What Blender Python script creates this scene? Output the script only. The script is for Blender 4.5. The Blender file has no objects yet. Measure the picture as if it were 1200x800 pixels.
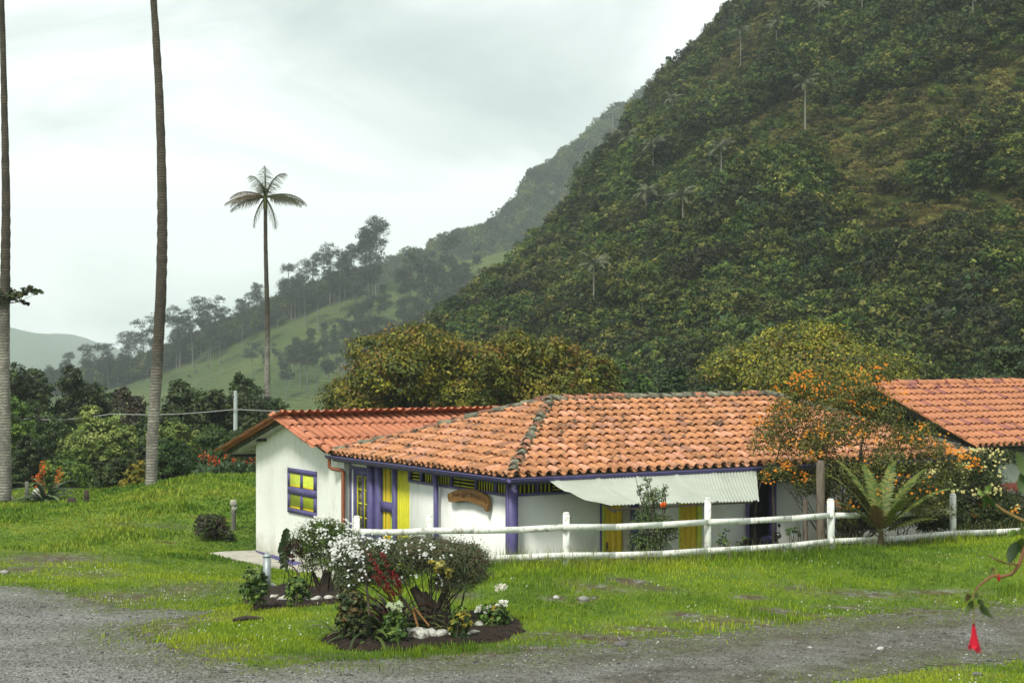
import bpy, bmesh, math, random
import numpy as np
from mathutils import Vector, Matrix, noise
from mathutils.bvhtree import BVHTree

R = math.radians
SC = bpy.context.scene
COL = SC.collection
CAMZ, FPX, HOR = 5.1, 2000.0, 405.0

# ------------------------------------------------------------------ camera
cd = bpy.data.cameras.new('camera')
cam = bpy.data.objects.new('camera', cd)
COL.objects.link(cam)
cam.location = (0, 0, CAMZ)
cam.rotation_euler = (R(90), 0, 0)
cd.sensor_width = 36
cd.lens = 36 * FPX / 1200
cd.shift_y = 5 / 1200
cd.clip_start = 0.1
cd.clip_end = 9000
SC.camera = cam
cd.dof.use_dof = True; cd.dof.focus_distance = 36; cd.dof.aperture_fstop = 7.1

# ------------------------------------------------------------------ light
SUN_EL, SUN_AZ = R(52), R(-150)      # azimuth clockwise from +Y
world = bpy.data.worlds.new('World')
SC.world = world
world.use_nodes = True
nt = world.node_tree
nt.nodes.clear()
def wn(t, **k):
    n = nt.nodes.new(t)
    for a, b in k.items(): setattr(n, a, b)
    return n
out = wn('ShaderNodeOutputWorld'); bg = wn('ShaderNodeBackground')
sky = wn('ShaderNodeTexSky', sky_type='NISHITA', sun_disc=False)
sky.sun_elevation = SUN_EL; sky.sun_rotation = SUN_AZ
tc = wn('ShaderNodeTexCoord'); mp = wn('ShaderNodeMapping')
mp.inputs['Scale'].default_value = (1.0, 1.0, 2.2)
mp.inputs['Location'].default_value = (0.35, 0.2, 0.62)
n1 = wn('ShaderNodeTexNoise'); n1.inputs['Scale'].default_value = 4.2; n1.inputs['Detail'].default_value = 6; n1.inputs['Roughness'].default_value = 0.5; n1.inputs['Distortion'].default_value = 0.5
rp = wn('ShaderNodeValToRGB')
rp.color_ramp.elements[0].position = 0.36; rp.color_ramp.elements[0].color = (4.3, 5.0, 4.85, 1)
rp.color_ramp.elements[1].position = 0.60; rp.color_ramp.elements[1].color = (9.4, 9.5, 9.35, 1)
e = rp.color_ramp.elements.new(0.49); e.color = (6.3, 6.85, 6.65, 1)
mx = wn('ShaderNodeMix', data_type='RGBA'); mx.inputs[0].default_value = 0.95
L = nt.links.new
L(tc.outputs['Generated'], mp.inputs['Vector']); L(mp.outputs['Vector'], n1.inputs['Vector'])
L(n1.outputs['Fac'], rp.inputs['Fac']); L(sky.outputs['Color'], mx.inputs[6]); L(rp.outputs['Color'], mx.inputs[7])
L(mx.outputs[2], bg.inputs['Color']); bg.inputs['Strength'].default_value = 0.13
L(bg.outputs['Background'], out.inputs['Surface'])

sl = bpy.data.lights.new('sun', 'SUN'); sl.energy = 3.2; sl.angle = R(12); sl.color = (1, 0.96, 0.88)
sun = bpy.data.objects.new('sun', sl); COL.objects.link(sun)
sd = Vector((math.sin(SUN_AZ) * math.cos(SUN_EL), math.cos(SUN_AZ) * math.cos(SUN_EL), math.sin(SUN_EL)))
sun.rotation_euler = (-sd).to_track_quat('-Z', 'Y').to_euler()
SC.view_settings.view_transform = 'Standard'
SC.view_settings.look = 'None'
SC.view_settings.gamma = 1
SC.view_settings.exposure = 0.18
SC.render.engine = 'CYCLES'
cy = SC.cycles
cy.use_denoising = True
cy.max_bounces = 6; cy.diffuse_bounces = 3; cy.glossy_bounces = 2; cy.transmission_bounces = 3
cy.volume_bounces = 1; cy.transparent_max_bounces = 4
cy.sample_clamp_indirect = 4

# ------------------------------------------------------------------ helpers
def P(px, py, Y):
    return Vector(((px - 600) * Y / FPX, Y, CAMZ - (py - HOR) * Y / FPX))

def tag(o, label=None, cat=None, group=None, kind=None):
    if label: o['label'] = label
    if cat: o['category'] = cat
    if group: o['group'] = group
    if kind: o['kind'] = kind
    return o

def empty(name, loc=(0, 0, 0), rz=0, label=None, cat=None, group=None):
    o = bpy.data.objects.new(name, None); COL.objects.link(o)
    o.empty_display_size = 0.3
    o.location = loc; o.rotation_euler = (0, 0, rz)
    return tag(o, label, cat, group)

class MB:
    """collects geometry, builds it as ONE mesh object"""
    def __init__(s): s.V = []; s.F = []; s.C = []; s.n = 0
    def raw(s, v, f, c=(1, 1, 1)):
        v = np.asarray(v, dtype=np.float32).reshape(-1, 3)
        f = np.asarray(f, dtype=np.int64)
        c = np.asarray(c, dtype=np.float32)
        if c.ndim == 1: c = np.tile(c, (len(v), 1))
        s.V.append(v); s.F.append(f + s.n); s.C.append(c); s.n += len(v)
        return s
    def box(s, lo, hi, c=(1, 1, 1), M=None):
        x0, y0, z0 = lo; x1, y1, z1 = hi
        v = [(x0,y0,z0),(x1,y0,z0),(x1,y1,z0),(x0,y1,z0),(x0,y0,z1),(x1,y0,z1),(x1,y1,z1),(x0,y1,z1)]
        if M is not None: v = [tuple(M @ Vector(p)) for p in v]
        return s.raw(v, [(3,2,1,0),(4,5,6,7),(0,1,5,4),(1,2,6,5),(2,3,7,6),(3,0,4,7)], c)
    def hexa(s, pts, c=(1, 1, 1)):
        return s.raw(pts, [(3,2,1,0),(4,5,6,7),(0,1,5,4),(1,2,6,5),(2,3,7,6),(3,0,4,7)], c)
    def tube(s, pts, rad, n=8, c=(1, 1, 1), caps=True, wob=0, seed=0):
        pts = [Vector(p) for p in pts]
        if not hasattr(rad, '__len__'): rad = [rad] * len(pts)
        rg = random.Random(seed)
        rings = []; up = None
        for i, p in enumerate(pts):
            d = (pts[min(i + 1, len(pts) - 1)] - pts[max(i - 1, 0)]).normalized()
            if up is None:
                a = Vector((1, 0, 0)) if abs(d.x) < 0.8 else Vector((0, 1, 0))
                up = d.cross(a).normalized()
            up = (up - d * up.dot(d)).normalized(); b = d.cross(up)
            for k in range(n):
                t = 2 * math.pi * k / n
                r = rad[i] * (1 + wob * rg.uniform(-1, 1))
                rings.append(p + (up * math.cos(t) + b * math.sin(t)) * r)
        f = []
        for i in range(len(pts) - 1):
            for k in range(n):
                a = i * n + k; b2 = i * n + (k + 1) % n
                f.append((a, b2, b2 + n, a + n))
        s.raw(rings, f, c)
        if caps:
            m = len(pts)
            for base, rev in ((0, True), ((m - 1) * n, False)):
                idx = [base + k for k in range(n)]
                cpt = pts[0] if rev else pts[-1]
                vv = [rings[j] for j in idx] + [cpt]
                ff = [((k + 1) % n, k, n, n) if rev else (k, (k + 1) % n, n, n) for k in range(n)]
                s.raw(vv, [q[:3] + (q[2],) for q in ff], c)
        return s
    def arr(s):
        V = np.concatenate(s.V); C = np.concatenate(s.C)
        return V, C
    def build(s, name, mat, parent=None, smooth=False, label=None, cat=None, group=None, kind=None, mesh_only=False):
        V, C = s.arr()
        loops = []; starts = []; tot = 0; 
        for f in s.F:
            if f.shape[1] == 4:
                deg = f[:, 2] == f[:, 3]
                q = f[~deg]; t = f[deg][:, :3]
                for a in (q, t):
                    if len(a):
                        loops.append(a.reshape(-1)); k = a.shape[1]
                        starts.append(tot + np.arange(len(a)) * k); tot += a.size
            else:
                loops.append(f.reshape(-1)); k = f.shape[1]
                starts.append(tot + np.arange(len(f)) * k); tot += f.size
        loops = np.concatenate(loops); starts = np.concatenate(starts)
        me = bpy.data.meshes.new(name)
        me.vertices.add(len(V)); me.vertices.foreach_set('co', V.reshape(-1))
        me.loops.add(len(loops)); me.loops.foreach_set('vertex_index', loops.astype(np.int32))
        me.polygons.add(len(starts)); me.polygons.foreach_set('loop_start', starts.astype(np.int32))
        me.update(calc_edges=True)
        at = me.attributes.new('Col', 'FLOAT_COLOR', 'POINT')
        at.data.foreach_set('color', np.concatenate([C, np.ones((len(C), 1), np.float32)], 1).reshape(-1))
        if smooth: me.polygons.foreach_set('use_smooth', np.ones(len(starts), bool))
        if mat: me.materials.append(mat)
        me.update()
        if mesh_only: return me
        o = bpy.data.objects.new(name, me); COL.objects.link(o)
        if parent: o.parent = parent
        return tag(o, label, cat, group, kind)

def copy_tree(o, parent=None):
    c = o.copy(); COL.objects.link(c)
    if parent is not None: c.parent = parent
    for ch in [x for x in bpy.data.objects if x.parent == o]: copy_tree(ch, c)
    return c

# ------------------------------------------------------------------ materials
def mat(name, col=(0.5, 0.5, 0.5), rough=0.8, attr=False, var=0.0, vscale=8.0, dark=None, dscale=3.0, dlo=0.5, dhi=0.7,
        bump=0.0, bscale=30.0, bdist=0.02, transl=0.0, metal=0.0, rnd=0.0, spec=0.3, stretch=(1, 1, 1), damt=1.0):
    m = bpy.data.materials.new(name); m.use_nodes = True
    t = m.node_tree; N = t.nodes; K = t.links.new
    b = N['Principled BSDF']; b.inputs['Roughness'].default_value = rough
    b.inputs['Metallic'].default_value = metal
    b.inputs['Specular IOR Level'].default_value = spec
    co = N.new('ShaderNodeTexCoord'); mpn = N.new('ShaderNodeMapping'); mpn.inputs['Scale'].default_value = stretch
    K(co.outputs['Object'], mpn.inputs['Vector'])
    if attr:
        a = N.new('ShaderNodeAttribute'); a.attribute_name = 'Col'; cur = a.outputs['Color']
    else:
        a = N.new('ShaderNodeRGB'); a.outputs[0].default_value = (*col, 1); cur = a.outputs[0]
    if var > 0:
        n = N.new('ShaderNodeTexNoise'); n.inputs['Scale'].default_value = vscale; n.inputs['Detail'].default_value = 6; n.inputs['Roughness'].default_value = 0.6
        K(mpn.outputs['Vector'], n.inputs['Vector'])
        mr = N.new('ShaderNodeMapRange'); mr.inputs[1].default_value = 0.3; mr.inputs[2].default_value = 0.7
        mr.inputs[3].default_value = 1 - var; mr.inputs[4].default_value = 1 + var
        K(n.outputs['Fac'], mr.inputs[0])
        v = N.new('ShaderNodeVectorMath'); v.operation = 'SCALE'; K(cur, v.inputs[0]); K(mr.outputs[0], v.inputs['Scale']); cur = v.outputs[0]
    if rnd > 0:
        oi = N.new('ShaderNodeObjectInfo'); mr = N.new('ShaderNodeMapRange')
        mr.inputs[3].default_value = 1 - rnd; mr.inputs[4].default_value = 1 + rnd; K(oi.outputs['Random'], mr.inputs[0])
        hs = N.new('ShaderNodeHueSaturation'); K(cur, hs.inputs['Color']); K(mr.outputs[0], hs.inputs['Value'])
        m2 = N.new('ShaderNodeMapRange'); m2.inputs[3].default_value = 0.47; m2.inputs[4].default_value = 0.52
        mm = N.new('ShaderNodeMath'); mm.operation = 'FRACT'; m3 = N.new('ShaderNodeMath'); m3.operation = 'MULTIPLY'; m3.inputs[1].default_value = 7.13
        K(oi.outputs['Random'], m3.inputs[0]); K(m3.outputs[0], mm.inputs[0]); K(mm.outputs[0], m2.inputs[0]); K(m2.outputs[0], hs.inputs['Hue'])
        cur = hs.outputs[0]
    if dark is not None:
        n = N.new('ShaderNodeTexNoise'); n.inputs['Scale'].default_value = dscale; n.inputs['Detail'].default_value = 8; n.inputs['Roughness'].default_value = 0.65
        K(mpn.outputs['Vector'], n.inputs['Vector'])
        mr = N.new('ShaderNodeMapRange'); mr.inputs[1].default_value = dlo; mr.inputs[2].default_value = dhi; mr.inputs[4].default_value = damt; K(n.outputs['Fac'], mr.inputs[0])
        x = N.new('ShaderNodeMix'); x.data_type = 'RGBA'; K(mr.outputs[0], x.inputs[0]); K(cur, x.inputs[6]); x.inputs[7].default_value = (*dark, 1); cur = x.outputs[2]
    K(cur, b.inputs['Base Color'])
    if bump > 0:
        n = N.new('ShaderNodeTexNoise'); n.inputs['Scale'].default_value = bscale; n.inputs['Detail'].default_value = 5
        K(mpn.outputs['Vector'], n.inputs['Vector'])
        bp = N.new('ShaderNodeBump'); bp.inputs['Strength'].default_value = bump; bp.inputs['Distance'].default_value = bdist
        K(n.outputs['Fac'], bp.inputs['Height']); K(bp.outputs['Normal'], b.inputs['Normal'])
    if transl > 0:
        tr = N.new('ShaderNodeBsdfTranslucent'); K(cur, tr.inputs['Color'])
        ms = N.new('ShaderNodeMixShader'); ms.inputs[0].default_value = transl
        K(b.outputs[0], ms.inputs[1]); K(tr.outputs[0], ms.inputs[2]); K(ms.outputs[0], N['Material Output'].inputs['Surface'])
    return m

M_wall = mat('wall_white', (0.76, 0.78, 0.73), 0.9, var=0.08, vscale=1.1, dark=(0.42, 0.42, 0.34), dscale=2.6, dlo=0.54, dhi=0.74, damt=0.5, bump=0.45, bscale=14, stretch=(1, 1, .45))
def splash(m, lo, hi):
    # dried mud splashed up the foot of a wall
    t = m.node_tree; N = t.nodes; K = t.links.new; b = N['Principled BSDF']; src = b.inputs['Base Color'].links[0].from_socket
    co = N.new('ShaderNodeTexCoord'); sp = N.new('ShaderNodeSeparateXYZ'); K(co.outputs['Object'], sp.inputs[0])
    n = N.new('ShaderNodeTexNoise'); n.inputs['Scale'].default_value = 3.5; n.inputs['Detail'].default_value = 8; n.inputs['Roughness'].default_value = .7; K(co.outputs['Object'], n.inputs['Vector'])
    a = N.new('ShaderNodeMath'); a.operation = 'MULTIPLY_ADD'; a.inputs[1].default_value = -1.1; K(n.outputs['Fac'], a.inputs[0]); K(sp.outputs['Z'], a.inputs[2])
    r = N.new('ShaderNodeMapRange'); r.inputs[1].default_value = lo - .55; r.inputs[2].default_value = hi - .55; r.inputs[3].default_value = .75; r.inputs[4].default_value = 0; K(a.outputs[0], r.inputs[0])
    x = N.new('ShaderNodeMix'); x.data_type = 'RGBA'; K(r.outputs[0], x.inputs[0]); K(src, x.inputs[6]); x.inputs[7].default_value = (.30, .27, .18, 1); K(x.outputs[2], b.inputs['Base Color'])
splash(M_wall, -.85, -.1)
M_purple = mat('purple_paint', (0.09, 0.08, 0.21), 0.5, var=0.18, vscale=6, bump=0.15, bscale=40)
M_lilac = mat('lilac_paint', (0.3, 0.25, 0.6), 0.5, var=0.1)
M_yellow = mat('yellow_paint', (0.62, 0.44, 0.015), 0.55, var=0.15, vscale=5, dark=(0.35, 0.24, 0.03), dscale=5, dlo=0.58, dhi=0.75, damt=0.5)
M_lime = mat('lime_paint', (0.50, 0.58, 0.05), 0.6, var=0.12, vscale=6)
M_ylime = mat('yellow_lime_paint', (0.58, 0.56, 0.02), 0.6, var=0.1, vscale=6)
M_black = mat('black_and_interior_shade', (0.012, 0.012, 0.013), 0.8)  # near-black: shade inside openings put into the colour, also plain black fittings
M_glass = mat('window_glass', (0.05, 0.055, 0.04), 0.08, spec=0.6, dark=(0.35, 0.33, 0.22), dscale=9, dlo=0.45, dhi=0.6, damt=0.7)
M_tile = mat('clay_tile', attr=True, rough=0.85, var=0.22, vscale=9, dark=(0.06, 0.05, 0.038), dscale=2.6, dlo=0.54, dhi=0.66, damt=0.9, bump=0.3, bscale=40, bdist=0.01)
M_tile2 = mat('clay_tile_newer', attr=True, rough=0.75, var=0.13, vscale=7, dark=(0.3, 0.12, 0.08), dscale=1.5, dlo=0.55, dhi=0.8, damt=0.5, bump=0.2, bscale=40, bdist=0.01)
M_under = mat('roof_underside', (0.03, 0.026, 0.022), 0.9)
M_under2 = mat('corrugated_underside', (0.36, 0.38, 0.33), 0.8, var=0.2, vscale=3, dark=(0.1, 0.1, 0.08), dscale=2, dlo=0.5, dhi=0.75)
M_cap = mat('ridge_mortar', attr=True, rough=0.95, var=0.3, vscale=10, dark=(0.035, 0.033, 0.025), dscale=4.5, dlo=0.44, dhi=0.6, damt=0.9, bump=0.6, bscale=25, bdist=0.03)
M_fence = mat('fence_white', (0.74, 0.76, 0.70), 0.8, var=0.1, vscale=6, dark=(0.33, 0.31, 0.24), dscale=7, dlo=0.53, dhi=0.63, damt=0.8, bump=0.4, bscale=30, bdist=0.01)
M_wood = mat('weathered_wood', (0.16, 0.13, 0.10), 0.9, var=0.35, vscale=5, bump=0.6, bscale=25, stretch=(3, 3, 0.5), dark=(0.06, 0.05, 0.04), dscale=6, dlo=0.5, dhi=0.7)
M_sign = mat('sign_wood', (0.19, 0.095, 0.025), 0.6, var=0.3, vscale=6, dark=(0.08, 0.03, 0.01), dscale=9, dlo=0.55, dhi=0.75, bump=0.4, bscale=30, stretch=(0.5, 1, 2))
M_carve = mat('carved_marks', (0.06, 0.022, 0.008), 0.7)
M_brown = mat('rust_pipe', (0.25, 0.085, 0.04), 0.5, var=0.15)
M_steel = mat('galvanised_steel', (0.30, 0.34, 0.34), 0.5, metal=0.4, var=0.12, vscale=9)
M_conc = mat('concrete', (0.42, 0.40, 0.34), 0.9, var=0.15, vscale=3, dark=(0.2, 0.19, 0.13), dscale=2, dlo=0.5, dhi=0.7, damt=0.7, bump=0.3, bscale=40)
M_awn = mat('corrugated_awning', (0.50, 0.54, 0.46), 0.5, var=0.08, vscale=2, dark=(0.35, 0.36, 0.28), dscale=2.5, dlo=0.55, dhi=0.8, damt=0.6, transl=0.25)
M_leaf = mat('leaves', attr=True, rough=0.55, transl=0.22, spec=0.35)
M_petal = mat('petals', attr=True, rough=0.7, transl=0.25)
M_bark = mat('bark', (0.055, 0.042, 0.03), 0.95, var=0.45, vscale=6, bump=0.7, bscale=20, bdist=0.04)
M_grey = mat('grey_bark', (0.15, 0.145, 0.125), 0.95, var=0.3, vscale=3)
M_soil = mat('dark_soil', (0.022, 0.014, 0.009), 1.0, var=0.6, vscale=14, bump=1.0, bscale=22, bdist=0.08, dark=(0.06, 0.038, 0.022), dscale=12, dlo=0.52, dhi=0.66, damt=.7)
M_rock = mat('whitewashed_stone', (0.48, 0.48, 0.42), 0.9, var=0.3, vscale=12, dark=(0.10, 0.09, 0.065), dscale=9, dlo=0.46, dhi=0.60, bump=0.6, bscale=14, bdist=0.03)
M_stone = mat('grey_stone', (0.2, 0.2, 0.18), 0.9, var=0.35, vscale=9, rnd=0.4)
M_grass = mat('grass_blade', attr=True, rough=0.6, transl=0.3, spec=0.2)
M_frond = mat('frond', attr=True, rough=0.6, transl=0.15)

def palm_bark(name, c1, c2, scale):
    m = bpy.data.materials.new(name); m.use_nodes = True
    t = m.node_tree; N = t.nodes; K = t.links.new; b = N['Principled BSDF']; b.inputs['Roughness'].default_value = 0.9
    co = N.new('ShaderNodeTexCoord')
    n = N.new('ShaderNodeTexNoise'); n.inputs['Scale'].default_value = 2.6; n.inputs['Detail'].default_value = 9; n.inputs['Roughness'].default_value = 0.7; K(co.outputs['Object'], n.inputs['Vector'])
    w = N.new('ShaderNodeTexWave'); w.bands_direction = 'Z'; w.inputs['Scale'].default_value = scale; w.inputs['Distortion'].default_value = 3.5; w.inputs['Detail'].default_value = 3; w.inputs['Detail Scale'].default_value = 2.5
    K(co.outputs['Object'], w.inputs['Vector'])
    r = N.new('ShaderNodeValToRGB'); r.color_ramp.elements[0].position = 0.1; r.color_ramp.elements[0].color = (*c2, 1)
    r.color_ramp.elements[1].position = 0.45; r.color_ramp.elements[1].color = (*c1, 1); K(w.outputs['Fac'], r.inputs['Fac'])
    mr = N.new('ShaderNodeMapRange'); mr.inputs[1].default_value = 0.42; mr.inputs[2].default_value = 0.58; K(n.outputs['Fac'], mr.inputs[0])
    x = N.new('ShaderNodeMix'); x.data_type = 'RGBA'; K(mr.outputs[0], x.inputs[0]); K(r.outputs[0], x.inputs[6]); x.inputs[7].default_value = (*[a * 0.42 for a in c1], 1)
    # upper trunk is darker, fibrous bark: attribute carries the height mix
    a = N.new('ShaderNodeAttribute'); a.attribute_name = 'Col'
    y = N.new('ShaderNodeMix'); y.data_type = 'RGBA'; y.blend_type = 'MULTIPLY'; y.inputs[0].default_value = 1; K(x.outputs[2], y.inputs[6]); K(a.outputs['Color'], y.inputs[7])
    K(y.outputs[2], b.inputs['Base Color'])
    bp = N.new('ShaderNodeBump'); bp.inputs['Strength'].default_value = 0.35; bp.inputs['Distance'].default_value = 0.02; K(w.outputs['Fac'], bp.inputs['Height']); K(bp.outputs[0], b.inputs['Normal'])
    return m
M_palm = palm_bark('palm_bark', (0.31, 0.295, 0.25), (0.10, 0.09, 0.065), 3.0)
# ------------------------------------------------------------------ terrain
def smooth(a, b, x):
    t = np.clip((x - a) / (b - a), 0, 1); return t * t * (3 - 2 * t)
_cp = []
def cpx(px, Y, z): _cp.append(((px - 600) * Y / FPX, Y, z))
def cxy(x, y, z): _cp.append((x, y, z))
for x in (-16, -6, 6, 16): cxy(x, 0, 3.3); cxy(x, 8, 2.5); cxy(x, 16, 1.15)
for a in [(0,24,.36),(300,24,.36),(600,24,.36),(900,24,.32),(1200,24.5,.26),(1200,31.3,.3),(900,29,.33),(760,28,.34),(480,27.5,.4),
          (170,30,.15),(0,36,-.03),(350,33.9,.08),(300,48.2,-.82),(240,46,-.68),(300,40,-.35),(0,44.9,-.4),(100,50.2,-.3),(200,52.3,-.05),
          (0,56.4,-.4),(0,62.2,-.5),(60,62,-.5),(130,60,-.25),(177,61.3,.1),(240,59.5,.42),(290,59.9,.45),(177,69,-.6),(290,69,-.4),(60,70,-.8),
          (418,34,.42),(540,33,.78),(660,33,.86),(829,35.2,.68),(974,37.3,.62),(1117,39.7,.5),(1250,42,.5),(600,30.5,.62),(800,31.5,.52),(1000,33.5,.45)]:
    cpx(*a)
HX, HY = -0.036, 36.0
CA, SA = math.cos(R(31)), math.sin(R(31))
def HL(s, t): return (HX + CA * s - SA * t, HY + SA * s + CA * t)
for s, t, z in [(.35,.45,.12),(4,.45,-.15),(8,.45,-.25),(13,.45,-.1),(.35,4,-.1),(.35,8,-.4),(.2,8.6,-.72),(.2,14.3,-.85),(6,6,-.1),(12,8,0),(6,12,-.7)]:
    cxy(*HL(s, t), z)
for a in [(20,46,.2),(0,62,-.8),(20,70,-.8),(-30,45,-.4),(-30,30,0),(-25,22,.4),(20,22,.4),(22,33,.4),(-30,62,-.7),(0,90,-1.5),(-40,90,-1.8),(40,90,-1.5),(40,50,0),(-50,50,-.8),(40,20,.6),(-45,10,2),(45,5,2.6)]: cxy(*a)
_cp = np.array(_cp)
def _phi(r2): return 0.5 * r2 * np.log(r2 + 1e-9)
def _fit():
    n = len(_cp); d2 = ((_cp[:, None, :2] - _cp[None, :, :2]) ** 2).sum(-1)
    A = np.zeros((n + 3, n + 3)); A[:n, :n] = _phi(d2) + np.eye(n) * 0.6
    A[:n, n] = 1; A[:n, n + 1:] = _cp[:, :2]; A[n:, :n] = A[:n, n:].T
    return np.linalg.solve(A, np.concatenate([_cp[:, 2], [0, 0, 0]]))
_w = _fit()
def _sn(x, y, s, seed=0):
    """cheap smooth value noise by summed sines"""
    rg = np.random.RandomState(seed); o = np.zeros_like(x)
    for k in range(5):
        a = rg.uniform(0, 6.28); f = s * rg.uniform(0.6, 1.7)
        o = o + np.sin((x * math.cos(a) + y * math.sin(a)) * f + rg.uniform(0, 6.28))
    return o / 5
def gz(x, y):
    x = np.asarray(x, float); y = np.asarray(y, float); sh = x.shape
    xf, yf = x.reshape(-1), y.reshape(-1); res = np.empty(len(xf))
    for i in range(0, len(xf), 20000):
        a, b = xf[i:i + 20000], yf[i:i + 20000]
        d2 = (a[:, None] - _cp[None, :, 0]) ** 2 + (b[:, None] - _cp[None, :, 1]) ** 2
        res[i:i + 20000] = _phi(d2) @ _w[:len(_cp)] + _w[-3] + _w[-2] * a + _w[-1] * b
    far = smooth(70, 110, yf) ; far = np.maximum(far, smooth(38, 60, np.abs(xf))); far = np.maximum(far, smooth(-2, -14, yf) if False else 1 - smooth(-12, -2, yf))
    base = np.where(yf < 20, 2.0, -2.0 - 0.002 * np.clip(yf, 0, 500)) 
    base = base - 38 * smooth(190, 430, yf)
    base = np.where((yf >= 0) & (yf < 60), 2.0 - 4.0 * smooth(0, 60, yf), base)
    res = res * (1 - far) + base * far
    nz = 0.035 * _sn(xf, yf, 1.1, 3) + 0.02 * _sn(xf, yf, 3.1, 5) + 0.09 * _sn(xf, yf, 0.45, 9) * smooth(42, 55, yf)
    nz = nz * smooth(16, 22, yf)
    return (res + nz).reshape(sh)
def gz1(x, y): return float(gz(np.array([x]), np.array([y]))[0])
def Garr(px, py):
    """image points -> first ground crossing (arrays)"""
    px = np.asarray(px, float); py = np.asarray(py, float)
    Ys = np.linspace(19, 110, 700)
    outp = []
    for a, b in zip(px, py):
        zr = CAMZ - (b - HOR) * Ys / FPX
        X = (a - 600) * Ys / FPX
        g = gz(X, Ys); k = np.argmax(zr <= g)
        if zr[k] > g[k]: k = len(Ys) - 1
        outp.append((X[k], Ys[k], g[k]))
    return np.array(outp)
def G(px, py): return Vector(Garr([px], [py])[0])

def grid_mesh(xs, ys, zf, keep=None, dz=0.0):
    X, Y = np.meshgrid(xs, ys); Z = zf(X, Y) + dz
    n, m = X.shape
    idx = np.arange(n * m).reshape(n, m)
    F = np.stack([idx[:-1, :-1], idx[:-1, 1:], idx[1:, 1:], idx[1:, :-1]], -1).reshape(-1, 4)
    V = np.stack([X, Y, Z], -1).reshape(-1, 3)
    if keep is not None:
        k = keep(V)
        F = F[k[F].all(1)]
        used = np.unique(F); re = -np.ones(len(V), int); re[used] = np.arange(len(used)); V = V[used]; F = re[F]
    return V, F

def inpoly(x, y, poly):
    x = np.asarray(x); y = np.asarray(y); r = np.zeros(x.shape, bool)
    n = len(poly); j = n - 1
    for i in range(n):
        xi, yi = poly[i][:2]; xj, yj = poly[j][:2]
        c = ((yi > y) != (yj > y)) & (x < (xj - xi) * (y - yi) / (yj - yi + 1e-12) + xi)
        r ^= c; j = i
    return r
def dpoly(x, y, poly):
    """distance to outline"""
    d = np.full(np.shape(x), 1e9); n = len(poly)
    for i in range(n):
        ax, ay = poly[i][:2]; bx, by = poly[(i + 1) % n][:2]
        dx, dy = bx - ax, by - ay; L2 = dx * dx + dy * dy + 1e-9
        t = np.clip(((x - ax) * dx + (y - ay) * dy) / L2, 0, 1)
        d = np.minimum(d, np.hypot(x - ax - t * dx, y - ay - t * dy))
    return d

ROADPX = [(-60,684),(0,686),(45,690),(90,700),(140,712),(205,716),(262,716),(225,724),(165,733),(158,742),(190,758),(250,773),(320,781),(420,777),(520,773),(600,768),(690,757),(760,747),(850,740),(920,732),(1000,725),(1100,718),(1200,712),(1290,706)]
_r = Garr([p[0] for p in ROADPX], [p[1] for p in ROADPX])
_r2 = Garr([1290, 1200, 1120, 1050, 990], [766, 775, 781, 789, 800])
ROAD = [tuple(p[:2]) for p in _r] + [tuple(p[:2]) for p in _r2] + [(3.0, 22.0), (1.0, 20.0), (-9, 20.0), (-16, 22), (-16, 34)]
def road_sd(x, y):
    d = dpoly(x, y, ROAD); s = np.where(inpoly(x, y, ROAD), d, -d)
    return s + 0.16 * _sn(x, y, 3.0, 21) + 0.10 * _sn(x, y, 9.0, 22)

xs = np.concatenate([np.array([-1500, -1000, -600, -350, -200, -120, -80, -60, -48, -40, -34, -30, -27, -24, -22, -20]), np.arange(-18, 16, 0.16), np.array([16.5, 18, 20, 22, 24, 27, 30, 35, 40, 50, 60, 80, 120, 200, 350, 600, 1000, 1500])])
ys = np.concatenate([np.array([-29, -20, -12, -6, 0, 4, 8, 12, 15, 17]), np.arange(18, 48, 0.16), np.arange(48, 72, 0.4), np.array([74, 78, 82, 88, 95, 105, 120, 150, 200, 300, 450, 700, 1000, 1500, 2200, 3100, 4200])])

def add_attr(o, name, arr):
    a = o.data.attributes.new(name, 'FLOAT', 'POINT'); a.data.foreach_set('value', np.asarray(arr, np.float32))

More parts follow.
